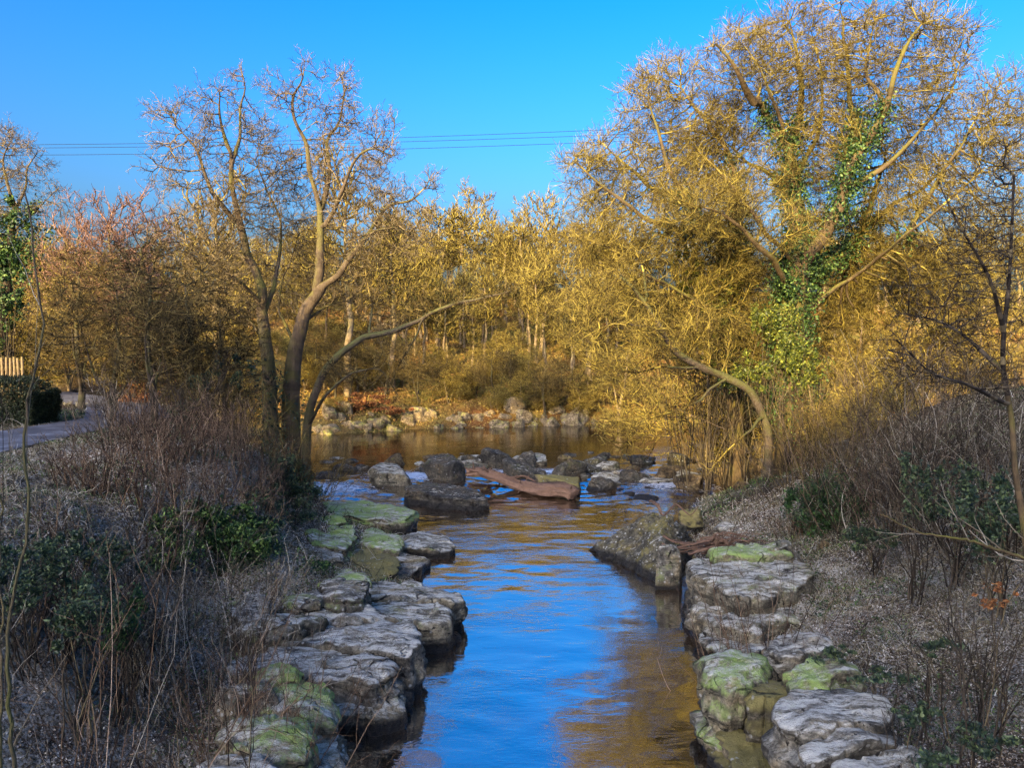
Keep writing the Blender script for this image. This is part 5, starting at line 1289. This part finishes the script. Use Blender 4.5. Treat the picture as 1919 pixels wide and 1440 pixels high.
# hedge: dense clipped leaves over a stem core
hx0, hx1, hy0, hy1, hz0, hz1_ = -31.0, -21.2, 32.6, 34.8, 4.4, 6.55
k = 42000
C = np.stack([rng.uniform(hx0, hx1, k), rng.uniform(hy0, hy1, k), rng.uniform(hz0, hz1_, k)], -1)
fc = rng.integers(0, 4, k)
C[fc == 0, 1] = hy0; C[fc == 1, 2] = hz1_; C[fc == 2, 0] = hx1
u = np.clip((C[:, 0] - (hx1 - 1.2)) / 1.2, 0, 1)
C[:, 2] = hz0 + (C[:, 2] - hz0) * (1 - .25 * u ** 2)
C += .16 * np.stack([vn(C * 1.1, 1), vn(C * 1.1, 2), vn(C * 1.1, 3)], -1) + rnd(k, 3) * .05
g_ = Geo(); g_.add(*leaves(C, .055))
hb = np.array([hx0, hy0, hz0]); hr = empty('hedge', hb); tag(hr, 'clipped evergreen hedge beside the road at the left edge', 'hedge')
g_.build('foliage', M['hedge'], hr, False, off=hb)
NB = len(np.arange(hx0 + .2, hx1 - .3, .12)); g_ = Geo(); B = np.stack([np.arange(hx0 + .2, hx1 - .3, .12), np.full(NB, (hy0 + hy1) / 2), np.full(NB, hz0)], -1)
Pp, Rr_ = shoots(B, rnd(NB, 3) * .2 + np.array([0, 0, 1]), 1.7, .03, 5, .1, .1, .3); g_.lines(Pp, Rr_, 4)
P2, R2 = offs(Pp, Rr_, 14, .5, .5, 4, .2, .05, .9, .05, .008); g_.lines(P2, R2, 3)
g_.build('stem', M['tw_dark'], hr, off=hb)
# pale stakes
fb = Pd(20, 712, 50); fb[2] = hz1(fb[0], fb[1]); fr_ = empty('paling_fence', fb); tag(fr_, 'row of pale sunlit wooden stakes behind the hedge', 'fence')
for q, a_ in enumerate([-14, -4, 5, 12, 20, 27, 35, 42]):
    bm = bmesh.new(); bmesh.ops.create_cone(bm, cap_ends=True, segments=10, radius1=.095, radius2=.08, depth=2.8 + .1 * math.sin(q * 3))
    for v in bm.verts: v.co.x += .02 * math.sin(q * 5) * v.co.z
    bmesh.ops.bevel(bm, geom=[e for e in bm.edges if abs(e.calc_length()) < .1], offset=.012, segments=1, affect='EDGES')
    me = bpy.data.meshes.new('stake'); bm.to_mesh(me); bm.free(); me.materials.append(M['bark_pale'])
    o = bpy.data.objects.new('stake', me); COL.objects.link(o); o.parent = fr_
    w_ = Pd(a_, 712, 50); o.location = (w_[0] - fb[0], .05 * (q % 2), 1.25)
# overhead wires
m, n, l, b = mat('cable'); b.inputs['Base Color'].default_value = (.02, .025, .03, 1); b.inputs['Roughness'].default_value = .9; b.inputs['Specular IOR Level'].default_value = .1
for lb, pts in (('uppermost of the three overhead wires crossing the sky', [(-500, 270), (80, 268), (340, 267), (740, 261), (1100, 246), (1540, 219), (2500, 150)]),
                ('middle of the three overhead wires crossing the sky', [(-500, 277), (80, 275), (340, 274), (740, 268), (1100, 255), (1540, 233), (2500, 170)]),
                ('lowest of the three overhead wires crossing the sky', [(-500, 288), (80, 288), (340, 288), (740, 281), (1100, 268), (1540, 245), (2500, 182)])):
    pp = np.array(pts, float); tx = np.linspace(-500, 2500, 90); cf = np.polyfit(pp[:, 0], pp[:, 1], 3)
    P = np.array([Pd(a, np.polyval(cf, a), 62) for a in tx])[None]
    g_ = Geo(); g_.lines(P, np.full((1, 90), .019), 6); org = P[0, 0]
    o = g_.build('overhead_wire', m, off=org); o.location = org; tag(o, lb, 'wire')

# ------------------------------------------------------------------ ground cover that nobody could count
def scatter(k, dmin, dmax, pw=1.0):
    d = dmin + (dmax - dmin) * rng.uniform(0, 1, k) ** pw
    x = (rng.uniform(-60, 1980, k) - CX) / F * d
    s = sdist(x, d)
    ok = (s > .25) & ~((np.abs(x - road_c(d)) < 2.1))
    return x[ok], d[ok], s[ok]
x, y, s = scatter(700000, 6, 34, 1.0)
C = np.stack([x, y, hz(x, y) + rng.uniform(0, .05, len(x))], -1)
g_ = Geo(); g_.add(*leaves(C, (.008 + .0008 * y) * rng.uniform(.4, 1.6, len(y)), up=1.2)); o = g_.build('leaf_litter', M['litter'], None, False); tag(o, kind='stuff'); o['label'] = 'frosted fallen leaves over both banks'; o['category'] = 'leaf litter'
x, y, s = scatter(170000, 6, 46, .9)
kk = vn(np.stack([x * .5, y * .5, 0 * x], -1), 6) > -.15
x, y = x[kk], y[kk]
B = np.stack([x, y, hz(x, y) - .02], -1)
Pp, Rr_ = shoots(B, rnd(len(B), 3) * .7 + np.array([0, 0, .8]), rng.uniform(.1, .35, len(B)), .0035 + .00035 * y, 3, .3, -.25, .3)
g_ = Geo(); g_.lines(Pp, Rr_, 3); o = g_.build('dead_grass', M['grass'], None); tag(o, kind='stuff'); o['label'] = 'frosty dead grass over both banks'; o['category'] = 'grass'
# longer matted tufts, in patches
x, y, s = scatter(26000, 6, 44, .9)
kk = vn(np.stack([x * .9, y * .9, 0 * x + 3], -1), 16) > .1
x, y = x[kk], y[kk]
B = np.stack([x, y, hz(x, y) - .02], -1)
Pp, Rr_ = shoots(B, rnd(len(B), 3) * .6 + np.stack([.4 * vn(B * .7, 3), .4 * vn(B * .7, 4) - .2, 0 * x + .7], -1), rng.uniform(.3, .7, len(B)), .004 + .0003 * y, 5, .15, -.3, .2)
g_ = Geo(); g_.lines(Pp, Rr_, 3); o = g_.build('matted_grass', M['grass'], None); tag(o, kind='stuff'); o['label'] = 'long matted straw-coloured grass in patches on both banks'; o['category'] = 'grass'
# creeping ivy and moss on the ground
x, y, s = scatter(150000, 6, 40, .9)
q_ = np.stack([x * .45, y * .45, 0 * x + 5], -1)
kk = fbm(q_, 3, 26) > np.where(x > 0, .12, -.08)
x, y = x[kk], y[kk]
C = np.stack([x, y, hz(x, y) + rng.uniform(.01, .16, len(x))], -1)
g_ = Geo(); g_.add(*leaves(C, (.016 + .001 * y) * rng.uniform(.5, 1.3, len(x)), up=.8)); o = g_.build('creeping_ivy', M['ivy_green'], None, False); tag(o, kind='stuff'); o['label'] = 'creeping ivy and weeds covering parts of both banks'; o['category'] = 'ground ivy'
x, y, s = scatter(9000, 6, 40, 1.0)
B = np.stack([x, y, hz(x, y)], -1)
Pp, Rr_ = shoots(B, rnd(len(B), 3) * 1 + np.array([0, 0, .25]), rng.uniform(.3, 1.2, len(B)), .004 + .0003 * y, 5, .25, -.06, .4)
g_ = Geo(); g_.lines(Pp, Rr_, 3); o = g_.build('fallen_twigs', M['tw_frost'], None); tag(o, kind='stuff'); o['label'] = 'fallen twigs scattered over both banks'; o['category'] = 'twigs'
# grass and bracken on the sunlit far slopes
k = 160000
d = rng.uniform(66, 128, k); x = (rng.uniform(-80, 2000, k) - CX) / F * d; ok = sdist(x, d) > .6; x, y = x[ok], d[ok]
C = np.stack([x, y, hz(x, y) + rng.uniform(0, .5, len(x)) ** 2], -1)
g_ = Geo(); g_.add(*leaves(C, .12, up=.5)); 
M['far_veg'] = leaf_mat('bracken_and_grass', (.30, .17, .06), (.42, .29, .08), (.45, .37, .09), .8)
o = g_.build('undergrowth', M['far_veg'], None, False); tag(o, kind='stuff'); o['label'] = 'golden undergrowth on the far slopes'; o['category'] = 'undergrowth'
